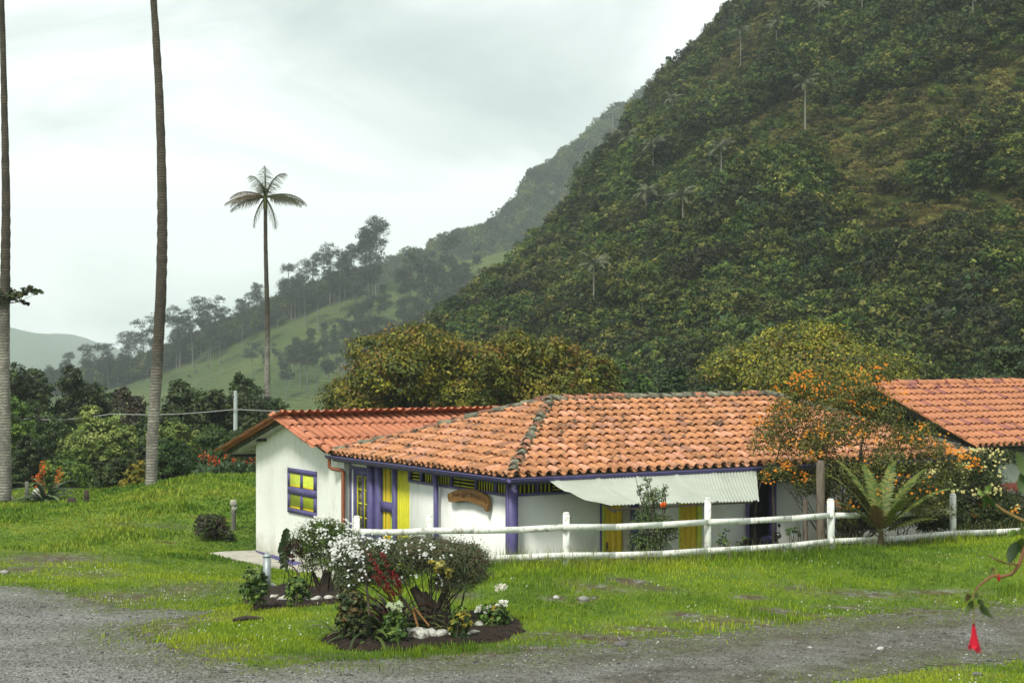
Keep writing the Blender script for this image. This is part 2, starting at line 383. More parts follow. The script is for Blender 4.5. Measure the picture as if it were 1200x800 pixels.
def ground_mat(name, kind):
    m = bpy.data.materials.new(name); m.use_nodes = True
    t = m.node_tree; N = t.nodes; K = t.links.new; b = N['Principled BSDF']; b.inputs['Roughness'].default_value = 0.95; b.inputs['Specular IOR Level'].default_value = 0.2
    co = N.new('ShaderNodeTexCoord')
    def nz(sc, det=6, ro=0.6, st=None):
        n = N.new('ShaderNodeTexNoise'); n.inputs['Scale'].default_value = sc; n.inputs['Detail'].default_value = det; n.inputs['Roughness'].default_value = ro
        if st:
            q = N.new('ShaderNodeMapping'); q.inputs['Scale'].default_value = st; K(co.outputs['Object'], q.inputs['Vector']); K(q.outputs[0], n.inputs['Vector'])
        else: K(co.outputs['Object'], n.inputs['Vector'])
        return n.outputs['Fac']
    def ramp(f, els):
        r = N.new('ShaderNodeValToRGB'); r.color_ramp.elements[0].position = els[0][0]; r.color_ramp.elements[0].color = (*els[0][1], 1)
        r.color_ramp.elements[1].position = els[-1][0]; r.color_ramp.elements[1].color = (*els[-1][1], 1)
        for p, c in els[1:-1]: q = r.color_ramp.elements.new(p); q.color = (*c, 1)
        K(f, r.inputs['Fac']); return r.outputs[0]
    def mix(f, a, c):
        x = N.new('ShaderNodeMix'); x.data_type = 'RGBA'; K(f, x.inputs[0])
        K(a, x.inputs[6]); K(c, x.inputs[7]); return x.outputs[2]
    def mrange(f, a, c, lo=0, hi=1):
        q = N.new('ShaderNodeMapRange'); q.inputs[1].default_value = a; q.inputs[2].default_value = c; q.inputs[3].default_value = lo; q.inputs[4].default_value = hi; K(f, q.inputs[0]); return q.outputs[0]
    def math_(op, a, c):
        q = N.new('ShaderNodeMath'); q.operation = op
        for i, v in enumerate((a, c)):
            if isinstance(v, (int, float)): q.inputs[i].default_value = v
            else: K(v, q.inputs[i])
        return q.outputs[0]
    sd = N.new('ShaderNodeAttribute'); sd.attribute_name = 'sd'; sdf = sd.outputs['Fac']
    grass = ramp(nz(1.1, 8, 0.65), [(0.3, (0.05, 0.10, 0.010)), (0.5, (0.095, 0.165, 0.012)), (0.7, (0.17, 0.21, 0.022))])
    soil = ramp(nz(9, 6, 0.7), [(0.35, (0.04, 0.028, 0.018)), (0.65, (0.14, 0.10, 0.06))])
    v = N.new('ShaderNodeTexVoronoi'); v.inputs['Scale'].default_value = 34; K(co.outputs['Object'], v.inputs['Vector'])
    v2 = N.new('ShaderNodeTexVoronoi'); v2.inputs['Scale'].default_value = 11; K(co.outputs['Object'], v2.inputs['Vector'])
    sep = N.new('ShaderNodeSeparateColor'); K(v.outputs['Color'], sep.inputs[0]); sep2 = N.new('ShaderNodeSeparateColor'); K(v2.outputs['Color'], sep2.inputs[0])
    gr = ramp(sep.outputs[0], [(0.0, (0.03, 0.03, 0.026)), (0.45, (0.16, 0.16, 0.148)), (0.8, (0.29, 0.29, 0.27)), (1.0, (0.48, 0.48, 0.45))])
    big = ramp(nz(0.55, 5, 0.55), [(0.35, (0.05, 0.045, 0.035)), (0.65, (0.23, 0.23, 0.218))])
    gravel = mix(mrange(nz(30, 3), 0.35, 0.6, 0.25, 0.8), big, gr)
    if kind == 'gravel':
        dt = N.new('ShaderNodeAttribute'); dt.attribute_name = 'dirt'
        dirt = ramp(nz(3.5, 7, 0.65), [(0.3, (0.05, 0.043, 0.032)), (0.7, (0.15, 0.138, 0.115))])
        gravel = mix(math_('MULTIPLY', dt.outputs['Fac'], mrange(nz(1.3, 6, .6), .38, .58, .35, .95)), gravel, dirt)
        # tyre-worn darker bands along the road and moss creeping in from its edges
        moss = ramp(nz(14, 5), [(0.35, (0.05, 0.065, 0.018)), (0.65, (0.12, 0.14, 0.04))])
        k = math_('MULTIPLY', mrange(sdf, 1.9, -0.1), mrange(nz(2.5, 7, 0.7), 0.36, 0.60))
        col = mix(k, gravel, moss)
        h = math_('ADD', mrange(v.outputs['Distance'], 0, 0.5, 1, 0), mrange(v2.outputs['Distance'], 0, 0.35, 1.2, 0))
        bs, bd = 0.9, 0.03
    else:
        k = math_('MULTIPLY', mrange(sdf, -1.3, -0.05), mrange(nz(2.2, 8, 0.72), 0.42, 0.55))
        edge = mix(mrange(nz(5, 4), 0.4, 0.6), soil, gravel)
        col = mix(k, grass, edge)
        sp = mrange(nz(1.1, 9, 0.72), 0.61, 0.65)
        col = mix(sp, col, soil)
        w = N.new('ShaderNodeAttribute'); w.attribute_name = 'worn'
        wsoil = mix(mrange(nz(4, 4), .5, .62), soil, gravel)
        col = mix(math_('MULTIPLY', w.outputs['Fac'], mrange(nz(3, 8, 0.7), 0.30, 0.5)), col, wsoil)
        h = nz(14, 8, 0.7); bs, bd = 0.8, 0.08
    K(col, b.inputs['Base Color'])
    bp = N.new('ShaderNodeBump'); bp.inputs['Strength'].default_value = bs; bp.inputs['Distance'].default_value = bd; K(h, bp.inputs['Height']); K(bp.outputs[0], b.inputs['Normal'])
    return m
M_ground = ground_mat('lawn_ground', 'grass'); M_gravel = ground_mat('gravel', 'gravel')
V, F = grid_mesh(xs, ys, gz)
mb = MB(); mb.raw(V, F)
ground = mb.build('ground', M_ground, smooth=True, kind='structure', label='green lawn and meadow ground')
_near = (np.abs(V[:, 0]) < 20) & (V[:, 1] > 17) & (V[:, 1] < 50)
sd = np.full(len(V), -9.0); sd[_near] = road_sd(V[_near, 0], V[_near, 1]); add_attr(ground, 'sd', sd)
def worn_at(x, y):
    w = np.zeros(np.shape(x))
    for (px, py, rx, ry, a) in [(60,655,70,9,1.0),(110,672,60,8,.6),(25,668,40,7,.9),(220,690,70,14,.75),(150,700,60,10,.9),(700,690,45,6,.9),(1010,697,70,6,1.0),(1100,694,60,5,.9),(930,690,30,4,.8),(850,728,70,5,.9),(690,748,80,5,1.0),(760,738,50,4,.9),(940,722,60,4,.8),(640,760,50,4,.8),(560,770,60,4,.7),(684,703,14,3,1.2),(652,701,16,2,1.),(760,690,40,2,1.0),(735,682,30,2,1.3),(880,700,24,2,1.2),(905,716,30,3,1.2),(1080,716,40,3,1.0),(800,722,24,2.5,1.3),(540,700,20,2,1.1),(330,772,60,4,.6),(990,712,40,3,.8),(200,735,40,14,.8),(250,760,40,8,.6),(290,690,40,10,.5),(180,615,60,4,.6)]:
        if (px, py) not in _wc: _wc[(px, py)] = (G(px, py), G(px, py + 5))
        g, g2 = _wc[(px, py)]
        sx = rx * g.y / FPX; sy = max(0.25, abs(g.y - g2.y) / 5 * ry)
        w = np.maximum(w, a * np.exp(-(((x - g.x) / sx) ** 2 + ((y - g.y) / sy) ** 2)))
    return w
_wc = {}
wv = np.zeros(len(V)); nn = (np.abs(V[:, 0]) < 25) & (V[:, 1] > 17) & (V[:, 1] < 65); wv[nn] = worn_at(V[nn, 0], V[nn, 1]); add_attr(ground, 'worn', wv)
V2, F2 = grid_mesh(xs, ys, gz, keep=lambda v: (v[:, 1] > 17.9) & (v[:, 1] < 48) & (np.abs(v[:, 0]) < 17.9) & (road_sd(v[:, 0], v[:, 1]) > 0), dz=0.008)
mb = MB(); mb.raw(V2, F2)
road = mb.build('gravel_road', M_gravel, smooth=True, kind='structure', label='grey gravel road'); _sd2 = road_sd(V2[:, 0], V2[:, 1]); add_attr(road, 'sd', _sd2)
_tr = np.exp(-((_sd2 - .9) / .35) ** 2) + np.exp(-((_sd2 - 2.3) / .35) ** 2)     # wheel tracks worn into the lane
add_attr(road, 'dirt', smooth(-3.5, 2.5, V2[:, 0]) * .75 + .45 * _tr * smooth(-6, -1, V2[:, 0]))

# ------------------------------------------------------------------ hills
def hill_mat(name, cols, scale, scale2=None, lines=False):
    m = bpy.data.materials.new(name); m.use_nodes = True
    t = m.node_tree; N = t.nodes; K = t.links.new; b = N['Principled BSDF']; b.inputs['Roughness'].default_value = 1; b.inputs['Specular IOR Level'].default_value = 0.1
    co = N.new('ShaderNodeTexCoord'); n = N.new('ShaderNodeTexNoise'); n.inputs['Scale'].default_value = scale; n.inputs['Detail'].default_value = 10; n.inputs['Roughness'].default_value = 0.65
    K(co.outputs['Object'], n.inputs['Vector'])
    r = N.new('ShaderNodeValToRGB'); r.color_ramp.elements[0].position = 0.33; r.color_ramp.elements[0].color = (*cols[0], 1)
    r.color_ramp.elements[1].position = 0.67; r.color_ramp.elements[1].color = (*cols[2], 1); q = r.color_ramp.elements.new(0.5); q.color = (*cols[1], 1)
    K(n.outputs['Fac'], r.inputs['Fac']); cur = r.outputs[0]
    bp = N.new('ShaderNodeBump'); bp.inputs['Strength'].default_value = 0.8; bp.inputs['Distance'].default_value = 1.0
    K(n.outputs['Fac'], bp.inputs['Height'])
    if lines:   # cattle terracettes following the contours
        w = N.new('ShaderNodeTexWave'); w.bands_direction = 'Z'; w.inputs['Scale'].default_value = 0.35; w.inputs['Distortion'].default_value = 6; w.inputs['Detail'].default_value = 3; w.inputs['Detail Scale'].default_value = 0.4
        K(co.outputs['Object'], w.inputs['Vector'])
        mr = N.new('ShaderNodeMapRange'); mr.inputs[1].default_value = 0.0; mr.inputs[2].default_value = 0.35; mr.inputs[3].default_value = 0.62; mr.inputs[4].default_value = 1; K(w.outputs['Fac'], mr.inputs[0])
        v = N.new('ShaderNodeVectorMath'); v.operation = 'SCALE'; K(cur, v.inputs[0]); K(mr.outputs[0], v.inputs['Scale']); cur = v.outputs[0]
    K(cur, b.inputs['Base Color']); K(bp.outputs[0], b.inputs['Normal'])
    return m
BVH = {}
def hill(name, label, ridge, foot, m, amp, nscale, nu=170, nv=110, back=120, sag=0.0, seed=0):
    def interp(pts, u):
        f = u * (len(pts) - 1); i = min(int(f), len(pts) - 2); return pts[i].lerp(pts[i + 1], f - i)
    Rg = [P(*p) for p in ridge]; Ft = [Vector(((p[0] - 600) * p[1] / FPX, p[1], p[2])) for p in foot]
    V = []
    for i in range(nu + 1):
        u = i / nu; a = interp(Ft, u); c = interp(Rg, u)
        for j in range(nv + 1):
            v = j / nv * 1.35
            if v <= 1:
                p = a.lerp(c, v); p.z += sag * math.sin(math.pi * v)
            else:
                p = c.copy(); k = (v - 1) / 0.35; p.y += back * k; p.z = c.z - (c.z + 48) * k * k * (0.6 + 0.4 * k)
            w = min(1, v * 4)
            q = Vector((p.x / nscale + seed, p.y / nscale, 0.3))
            p.z += w * amp * (noise.fractal(q, 0.9, 2.1, 5) )
            V.append(p)
    idx = np.arange((nu + 1) * (nv + 1)).reshape(nu + 1, nv + 1)
    F = np.stack([idx[:-1, :-1], idx[1:, :-1], idx[1:, 1:], idx[:-1, 1:]], -1).reshape(-1, 4)
    mb = MB(); mb.raw([tuple(p) for p in V], F)
    o = mb.build(name, m, smooth=True, kind='structure', label=label)
    BVH[name] = BVHTree.FromPolygons([tuple(p) for p in V], [tuple(int(k) for k in f) for f in F])
    return o, np.array([tuple(p) for p in V]).reshape(nu + 1, nv + 1, 3)
M_mtn = hill_mat('mountain_scrub', ((0.022, 0.036, 0.007), (0.045, 0.055, 0.012), (0.09, 0.078, 0.022)), 0.16)
M_past = hill_mat('pasture', ((0.042, 0.072, 0.02), (0.064, 0.095, 0.024), (0.10, 0.12, 0.035)), 0.03, lines=True)
M_far = hill_mat('far_forest', ((0.02, 0.04, 0.015), (0.035, 0.06, 0.02), (0.05, 0.07, 0.025)), 0.05)
mtn, MT = hill('forested_mountain', 'steep forested mountain slope',
    [(470,500,150),(510,440,184),(548,385,206),(585,350,226),(618,309,244),(662,254,260),(716,189,276),(770,129,292),(812,84,304),(862,19,320),(938,-91,340),(1058,-236,364),(1188,-346,384),(1408,-426,400)],
    [(430,170,-3),(470,160,-3),(510,155,-3),(550,152,-3),(590,150,-3),(640,146,-3),(700,142,-3),(760,138,-3),(800,134,-3),(850,130,-3),(930,126,-3),(1050,122,-3),(1180,118,-3),(1400,112,-3)],
    M_mtn, 9, 60, seed=3, nu=220, nv=150)
past, PT = hill('pasture_hill', 'pale green pasture hill',
    [(-250,540,651),(-100,500,651),(30,462,651),(120,452,651),(200,428,651),(280,396,651),(340,370,651),(400,345,658),(470,325,666),(540,306,682),(640,285,697),(760,260,713)],
    [(-250,420,-36)]+[(a,420,-36) for a in (-100,30,120,200,280,340,400,470,540,640,760)],
    M_past, 2.0, 60, seed=9)
ridge2, RT = hill('forested_ridge', 'bluish forested ridge behind the pasture hill',
    [(200,440,924),(300,390,924),(380,362,924),(430,340,924),(480,313,924),(520,296,924),(560,282,940),(600,255,973),(650,205,1006),(700,162,1056),(760,115,1122),(850,50,1188),(1000,-60,1320)],
    [(200,780,-42)]+[(a,780,-42) for a in (300,380,430,480,520,560,600,650,700,760,850,1000)],
    M_far, 5, 70, seed=5)
far, FT = hill('distant_mountain', 'pale blue distant mountain',
    [(-900,250,3779),(-500,300,3709),(-200,350,3639),(-60,372,3570),(20,386,3500),(60,392,3500),(100,404,3500),(160,420,3500),(260,430,3500),(500,440,3500)],
    [(-900,2500,-44)]+[(a,2500,-44) for a in (-500,-200,-60,20,60,100,160,260,500)],
    M_far, 18, 300, seed=7, nu=80, nv=50, back=500)

# haze: one closed box of even, thin air round everything
mb = MB(); mb.box((-2400, -32, -60), (2400, 4300, 330))
M_haze = bpy.data.materials.new('haze'); M_haze.use_nodes = True
_t = M_haze.node_tree; _t.nodes.clear(); _o = _t.nodes.new('ShaderNodeOutputMaterial'); _v = _t.nodes.new('ShaderNodeVolumePrincipled')
_v.inputs['Color'].default_value = (0.86, 0.95, 1.0, 1); _v.inputs['Density'].default_value = 0.00025; _v.inputs['Anisotropy'].default_value = 0.0
_t.links.new(_v.outputs[0], _o.inputs['Volume'])
haze = mb.build('haze', M_haze, kind='stuff', label='thin pale mist in the valley air')
# ------------------------------------------------------------------ tiled roofs
def tile_face(name, matl, org, udir, up, width, length, sp, row, rg, col, parent, clips=(), u0=0.0, lift=0.0, label=None):
    """barrel tiles on a slope: org = eave start, udir along the eave, up = up the slope"""
    org, udir, up = Vector(org), Vector(udir).normalized(), Vector(up).normalized()
    nrm = udir.cross(up).normalized()
    if nrm.z < 0: nrm = -nrm
    A = np.array([udir, up, nrm]); O = np.array(org)
    mb = MB(); nseg = 7
    ncol = int(width / sp) + 1; nrow = int(math.ceil(length / row))
    th = np.linspace(0.02, math.pi - 0.02, nseg + 1)
    for kind in ('pan', 'cap'):
        for c in range(-1, ncol + 1):
            cj = rg.uniform(-0.006, 0.006)
            for r in range(nrow):
                uc = u0 + (c + (0.5 if kind == 'cap' else 0.0)) * sp + rg.uniform(-0.014, 0.014) + cj
                v0 = r * row - 0.05 + rg.uniform(-0.03, 0.03); v1 = v0 + row * 1.14
                tilt = rg.uniform(-0.02, 0.02)
                if kind == 'cap':
                    ra, rb = sp * 0.33, sp * 0.27; ba, bb = 0.062 + rg.uniform(0, 0.02), 0.018; sg = 1.0
                else:
                    ra, rb = sp * 0.30, sp * 0.26; ba, bb = 0.07, 0.05; sg = -0.75
                k = rg.random(); cc = np.array(col(rg, k))
                ring = []
                for (v, rr, b, tl) in ((v0, ra, ba, 0), (v1, rb, bb, tilt)):
                    ring.append(np.stack([uc + tl + rr * np.cos(th), np.full_like(th, v), b + sg * rr * np.sin(th) + lift], 1))
                rr = ra - 0.016
                ring.append(np.stack([uc + rr * np.cos(th), np.full_like(th, v0), ba + sg * rr * np.sin(th) + lift], 1))
                ring.append(np.stack([uc + rr * np.cos(th), np.full_like(th, v0 + 0.2), ba - 0.005 + sg * rr * np.sin(th) + lift], 1))
                Vv = np.concatenate(ring); n = nseg + 1
                F = []
                for i in range(nseg):
                    F += [(i, i + 1, n + i + 1, n + i), (2 * n + i, 2 * n + i + 1, i + 1, i), (3 * n + i, 3 * n + i + 1, 2 * n + i + 1, 2 * n + i)]
                mb.raw(Vv @ A + O, F, cc)
    # boarding under the tiles
    a = np.array([[0, -0.02, 0.0], [width, -0.02, 0.0], [width, length, 0.0], [0, length, 0.0], [0, -0.02, -0.05], [width, -0.02, -0.05], [width, length, -0.05], [0, length, -0.05]]) 
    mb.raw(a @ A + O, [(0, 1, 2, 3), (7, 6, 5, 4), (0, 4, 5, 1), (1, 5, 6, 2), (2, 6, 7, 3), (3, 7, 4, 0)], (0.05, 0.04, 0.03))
    o = mb.build(name, matl, parent, smooth=False, label=label)
    if clips:
        bm = bmesh.new(); bm.from_mesh(o.data)
        for co, no in clips:
            bmesh.ops.bisect_plane(bm, geom=bm.verts[:] + bm.edges[:] + bm.faces[:], plane_co=co, plane_no=no, clear_outer=True, dist=1e-5)
        bm.to_mesh(o.data); bm.free()
    return o

def cap_line(mb, p0, p1, r, seg, rg, col, mortar=True):
    p0, p1 = Vector(p0), Vector(p1); d = p1 - p0; Lh = d.length; d.normalize()
    side = d.cross(Vector((0, 0, 1))).normalized(); upv = side.cross(d).normalized()
    n = max(1, int(Lh / seg)); seg = Lh / n; th = np.linspace(-0.15, math.pi + 0.15, 9)
    for i in range(n):
        a = p0 + d * (i * seg - 0.02); b = p0 + d * ((i + 1) * seg + 0.07)
        j = [rg.uniform(-0.02, 0.02) for _ in range(4)]
        cc = np.array(col(rg, rg.random()))
        vs = []
        for (p, rr, h, s_) in ((a, r * 1.12, 0.03 + j[0], j[1]), (b, r * 0.92, 0.0 + j[2], j[3]), (a, r * 0.98, 0.03 + j[0], j[1])):
            for t in th: vs.append(p + side * (math.cos(t) * rr + s_) + upv * (math.sin(t) * rr + h))
        m = len(th); F = []
        for k in range(m - 1): F += [(k, k + 1, m + k + 1, m + k), (2 * m + k, 2 * m + k + 1, k + 1, k)]
        mb.raw([tuple(v) for v in vs], F, cc)
        if mortar:
            for sgn in (-1, 1):
                for q in range(3):
                    c0 = a + d * (seg * (q + rg.random()) / 3) + side * sgn * (r * 0.95 + rg.uniform(-.01, .03)) + upv * rg.uniform(-0.02, 0.02)
                    blob(mb, c0, (rg.uniform(.05, .09), rg.uniform(.03, .05), rg.uniform(.02, .04)), rg, (0.17, 0.175, 0.12))

_ico = None
def blob(mb, c, r, rg, col, jit=0.25, sub=1):
    global _ico
    if _ico is None:
        _ico = {}
    if sub not in _ico:
        bm = bmesh.new(); bmesh.ops.create_icosphere(bm, subdivisions=sub, radius=1)
        bm.verts.ensure_lookup_table()
        _ico[sub] = (np.array([v.co[:] for v in bm.verts]), np.array([[v.index for v in f.verts] for f in bm.faces])); bm.free()
    V, F = _ico[sub]
    j = np.array([1 + rg.uniform(-jit, jit) for _ in range(len(V))])[:, None]
    mb.raw(V * j * np.array(r) + np.array(c), np.concatenate([F, F[:, 2:]], 1), col)

def old_tile(rg, k):
    b = rg.uniform(0.76, 1.14)
    if k < 0.03: return (0.34 * b, 0.17 * b, 0.11 * b)
    if k < 0.25: return (0.56 * b, 0.28 * b, 0.17 * b)
    return (0.475 * b, 0.222 * b, 0.105 * b)
def new_tile(rg, k):
    b = rg.uniform(0.9, 1.08)
    return (0.46 * b, 0.18 * b, 0.095 * b)
def mixed_tile(rg, k):
    b = rg.uniform(0.88, 1.1)
    if k < 0.16: return (0.28 * b, 0.11 * b, 0.09 * b)
    return (0.44 * b, 0.185 * b, 0.092 * b)
def lichen_cap(rg, k):
    b = rg.uniform(0.8, 1.15)
    if k < 0.45: return (0.42 * b, 0.19 * b, 0.11 * b)
    return (0.20 * b, 0.20 * b, 0.14 * b)

# ------------------------------------------------------------------ the white house
RZ = R(31)
house = empty('white_house', (HX, HY, 0), RZ, 'long white farmhouse with purple trim and sagging orange clay tile roofs, behind the white fence', 'house')
def PWs(px, py, s):
    """image point on the plane x=s of the house -> (t, z)"""
    u = px - 600
    ax = HX + CA * s; ay = HY + SA * s
    t = (FPX * ax - u * ay) / (FPX * SA + u * CA)
    Y = ay + CA * t
    return t, CAMZ - (py - HOR) * Y / FPX
def PFt(px, py, t):
    """image point on the plane y=t of the house -> (s, z)"""
    u = px - 600
    ax = HX - SA * t; ay = HY + CA * t
    s = (u * ay - FPX * ax) / (FPX * CA - u * SA)
    Y = ay + SA * s
    return s, CAMZ - (py - HOR) * Y / FPX
rg = random.Random(4)
EZ = 2.33; RH = 1.39; LT = 8.87; LS = 13.7; A1 = (3.8, 4.43); A2 = (10.75, 4.43); RZT = EZ + RH
def nout(a, b, keep):
    """vertical plane through a-b whose outer side is away from keep"""
    d = Vector((b[0] - a[0], b[1] - a[1], 0)); n = Vector((d.y, -d.x, 0))
    if n.dot(Vector((keep[0] - a[0], keep[1] - a[1], 0))) > 0: n = -n
    return (Vector((a[0], a[1], 0)), n)
c00, c10, c11, c01 = (0, 0), (LS, 0), (LS, LT), (0, LT)
slF = (A1[1] ** 2 + RH ** 2) ** .5; slL = (A1[0] ** 2 + RH ** 2) ** .5; slR = ((LS - A2[0]) ** 2 + RH ** 2) ** .5
mid = (6, 1)
roof = tile_face('main_roof', M_tile, (0, 0, EZ), (1, 0, 0), (0, A1[1], RH), LS, slF, 0.262, 0.425, rg, old_tile, house,
          [nout(c00, A1, mid), nout(c10, A2, mid)], label='sagging weathered clay tile roof slope with black moss stains')
tile_face('roof_slope', M_tile, (0, 0, EZ), (0, 1, 0), (A1[0], 0, RH), LT, slL, 0.262, 0.40, rg, old_tile, roof, [nout(c00, A1, (0.5, 4)), nout(c01, A1, (0.5, 4))])
tile_face('roof_slope', M_tile, (0, LT, EZ), (1, 0, 0), (0, -A1[1], RH), LS, slF, 0.262, 0.425, rg, old_tile, roof, [nout(c01, A1, (6, 8)), nout(c11, A2, (6, 8))])
tile_face('roof_slope', M_tile, (LS, 0, EZ), (0, 1, 0), (A2[0] - LS, 0, RH), LT, slR, 0.262, 0.40, rg, old_tile, roof, [nout(c10, A2, (13.5, 4)), nout(c11, A2, (13.5, 4))])
mb = MB()
up = 0.07
for a, b in (((0.05, 0.05, EZ), (*A1, RZT)), ((0.05, LT - .05, EZ), (*A1, RZT)), ((*A1, RZT), (*A2, RZT)), ((LS - .05, .05, EZ), (*A2, RZT)), ((LS - .05, LT - .05, EZ), (*A2, RZT))):
    cap_line(mb, Vector(a) + Vector((0, 0, up)), Vector(b) + Vector((0, 0, up + .02)), 0.088, 0.36, rg, lichen_cap)
mb.build('ridge_cap', M_cap, roof, label='lichen grey mortared ridge and hip tiles')

# walls
W = MB(); zb = -1.3; wt = 0.14
def wallF(s0, s1, z0=zb, z1=1.90, t=0.45, m=W): m.box((s0, t, z0), (s1, t + wt, z1))
def wallL(t0, t1, z0=zb, z1=1.88, s=0.35, m=W): m.box((s, t0, z0), (s + wt, t1, z1))
sA = [PFt(x, 600, .45)[0] for x in (703, 731, 740, 748, 795, 823, 874, 909)]
wallF(0.35 + wt, sA[0]); wallF(sA[3], sA[4]); wallF(sA[5], sA[6]); wallF(sA[7], 13.2)
tL = [PWs(x, 600, .35)[0] for x in (480, 465, 446, 433, 410)]
wallL(0.45, tL[0])
wallL(tL[3] + .02, 8.5, z0=2.0, z1=2.28)
W.box((13.2, .45, zb), (13.2 + wt, 8.4, 2.25)); W.box((0.35, 8.4, zb), (13.2, 8.54, 2.25))
W.build('wall', M_wall, house)
mb = MB()
mb.box((0.9, 1.0, zb), (13.0, 8.2, 2.2)); mb.build('interior_shade_block', M_black, house)  # solid near-black block, its colour stands for the shade indoors
# purple sill boards over the white walls, lattice vent band
mb = MB()
mb.box((.31, .40, 1.88), (13.2, .44, 1.93)); mb.box((.30, .40, 1.86), (.34, tL[0], 1.91))
for s in np.arange(0.9, 13.0, 1.55): mb.box((s, .42, 1.93), (s + .08, .47, 2.27))
for t in (1.15, 2.0, 3.15, 4.0, 4.6, 5.2): mb.box((.32, t, 1.9), (.37, t + .09, 2.27))
mb.build('trim_board', M_purple, house)
mb = MB()
for i, s in enumerate(np.arange(0.42, 13.1, 0.105)):
    if (i // 9) % 3 != 1: mb.box((s, .47, 1.93), (s + .028, .49, 2.24))
    elif i % 9 == 0:
        for k in range(4): mb.box((s, .47, 1.96 + k * .07), (s + .9, .49, 1.985 + k * .07))
for t0, t1, hz in ((.5, 1.15, 0), (1.24, 2.0, 0), (2.09, 3.15, 1), (3.24, 4.0, 0), (4.09, 4.6, 0), (4.69, 5.2, 1)):
    if hz:
        for k in range(4): mb.box((.38, t0, 1.92 + k * .075), (.40, t1, 1.945 + k * .075))
    else:
        for t in np.arange(t0 + .04, t1 - .02, 0.115): mb.box((.38, t, 1.90), (.40, t + .03, 2.25))
mb.build('lattice_vent', M_ylime, house)
# doors under the awning
def boards(mb, f, a, b, z0, z1, n, gap=.008, d=0.03):
    w = (b - a) / n
    for i in range(n): f(mb, a + i * w + gap / 2, a + (i + 1) * w - gap / 2, z0, z1, d)
bF = lambda t: (lambda m, a, b, z0, z1, d: m.box((a, t, z0), (b, t + d, z1)))
bL = lambda s: (lambda m, a, b, z0, z1, d: m.box((s, a, z0), (s + d, b, z1)))
mb = MB(); boards(mb, bF(.50), sA[0] + .15, sA[1], zb, 1.9, 3); d1 = mb.build('yellow_door', M_yellow, house)
mb = MB(); mb.box((sA[0] + .05, .47, zb), (sA[0] + .15, .53, 1.9)); mb.build('door_frame', M_lime, d1)
mb = MB(); mb.box((sA[0] - .0, .44, zb), (sA[0] + .05, .56, 1.9)); mb.box((sA[2], .42, zb), (sA[3], .56, 1.9)); mb.build('door_frame', M_purple, d1)
mb = MB(); mb.box((sA[1], .46, zb), (sA[2], .58, 1.9)); mb.build('grey_pillar', M_conc, house)
mb = MB(); mb.tube([(sA[0] + .19, .44, .55), (sA[0] + .19, .44, .75)], .018, 6); mb.box((sA[0] + .1, .44, .5), (sA[0] + .3, .5, .54)); mb.build('handle', M_black, d1)
mb = MB(); boards(mb, bF(.50), sA[4] + .07, sA[5] - .12, zb, 1.9, 3); d2 = mb.build('yellow_door', M_yellow, house)
mb = MB(); mb.box((sA[4], .46, zb), (sA[4] + .07, .54, 1.9)); mb.box((sA[5] - .12, .46, zb), (sA[5], .54, 1.9)); mb.build('door_frame', M_lime, d2)
mb = MB(); mb.box((sA[6] + .08, .62, zb), (sA[7] - .12, .64, 1.9)); d3 = mb.build('doorway_shade_panel', M_black, house)  # black panel paints the shade seen through the doorway
mb = MB(); mb.box((sA[6], .42, zb), (sA[6] + .08, .6, 1.9)); mb.box((sA[7] - .12, .42, zb), (sA[7], .6, 1.9)); mb.build('door_frame', M_purple, d3)
# entrance on the short face: yellow board panel, striped half door, glazed purple door
mb = MB(); boards(mb, bL(.36), tL[0], tL[1], zb, 2.24, 6, .012, .05); mb.build('yellow_panel', M_ylime, house)
mb = MB(); mb.box((.28, tL[1], zb), (.44, tL[1] + .13, 2.27)); mb.box((.30, tL[2] + .02, zb), (.5, tL[2] + .2, 2.27)); mb.box((.36, tL[2] + .2, zb), (.62, tL[3] - .2, 2.27)); mb.box((.28, tL[3] - .2, zb), (.42, tL[3] + .02, 2.27))
mb.build('door_post', M_purple, house)
mb = MB(); a, b = tL[1] + .13, tL[2] + .02; n = 9; w = (b - a) / n
for i in range(0, n, 1): mb.box((.42 + .03 * (i % 2), a + i * w, zb), (.48, a + (i + 1) * w, 2.25), (1, 1, 1))
sdn = mb.build('striped_door', M_lime, house)
mb = MB()
for i in (1, 4, 5, 7): mb.box((.39, a + i * w, zb), (.418, a + (i + .8) * w, 2.25))
mb.build('stripe_board', M_yellow, sdn)
zc = PWs(455, 594, .35)[1]
mb = MB(); mb.box((.35, a, zc - .12), (.388, b, zc + .12)); mb.build('door_rail', M_purple, sdn); mb = MB(); mb.box((.34, a, 2.1), (.5, b, 2.28)); mb.build('door_rail', M_purple, sdn)
a, b = tL[3] + .02, 8.42; zt = 1.98
mb = MB(); fr = .10
g0, g1 = a + .06, a + .78; gz0, gz1_ = .42, zt - .16
mb.box((.38, a, zb), (.44, b, gz0)); mb.box((.38, a, gz1_), (.44, b, zt)); mb.box((.38, a, gz0), (.44, g0, gz1_)); mb.box((.38, g1, gz0), (.44, b, gz1_)); gm = (g0 + g1) / 2; mb.box((.38, gm - .045, gz0), (.44, gm + .045, gz1_))
mb.box((.33, a - .02, zt), (.46, b + .04, zt + .07)); mb.box((.33, b, zb), (.46, b + .07, zt))
dg = mb.build('glazed_door', M_purple, house)
mb = MB(); mb.box((.42, g0, gz0), (.43, gm - .045, gz1_)); mb.box((.42, gm + .045, gz0), (.43, g1, gz1_)); mb.build('window_pane', M_glass, dg)
mb = MB()
for (p, q) in ((g0, gm - .045), (gm + .045, g1)):
    for k in range(5):
        z = gz0 + (gz1_ - gz0) * k / 4; mb.box((.395, p, z - .018), (.425, q, z + .018))
    mb.box((.39, p, gz0), (.428, p + .025, gz1_)); mb.box((.39, q - .025, gz0), (.428, q, gz1_))
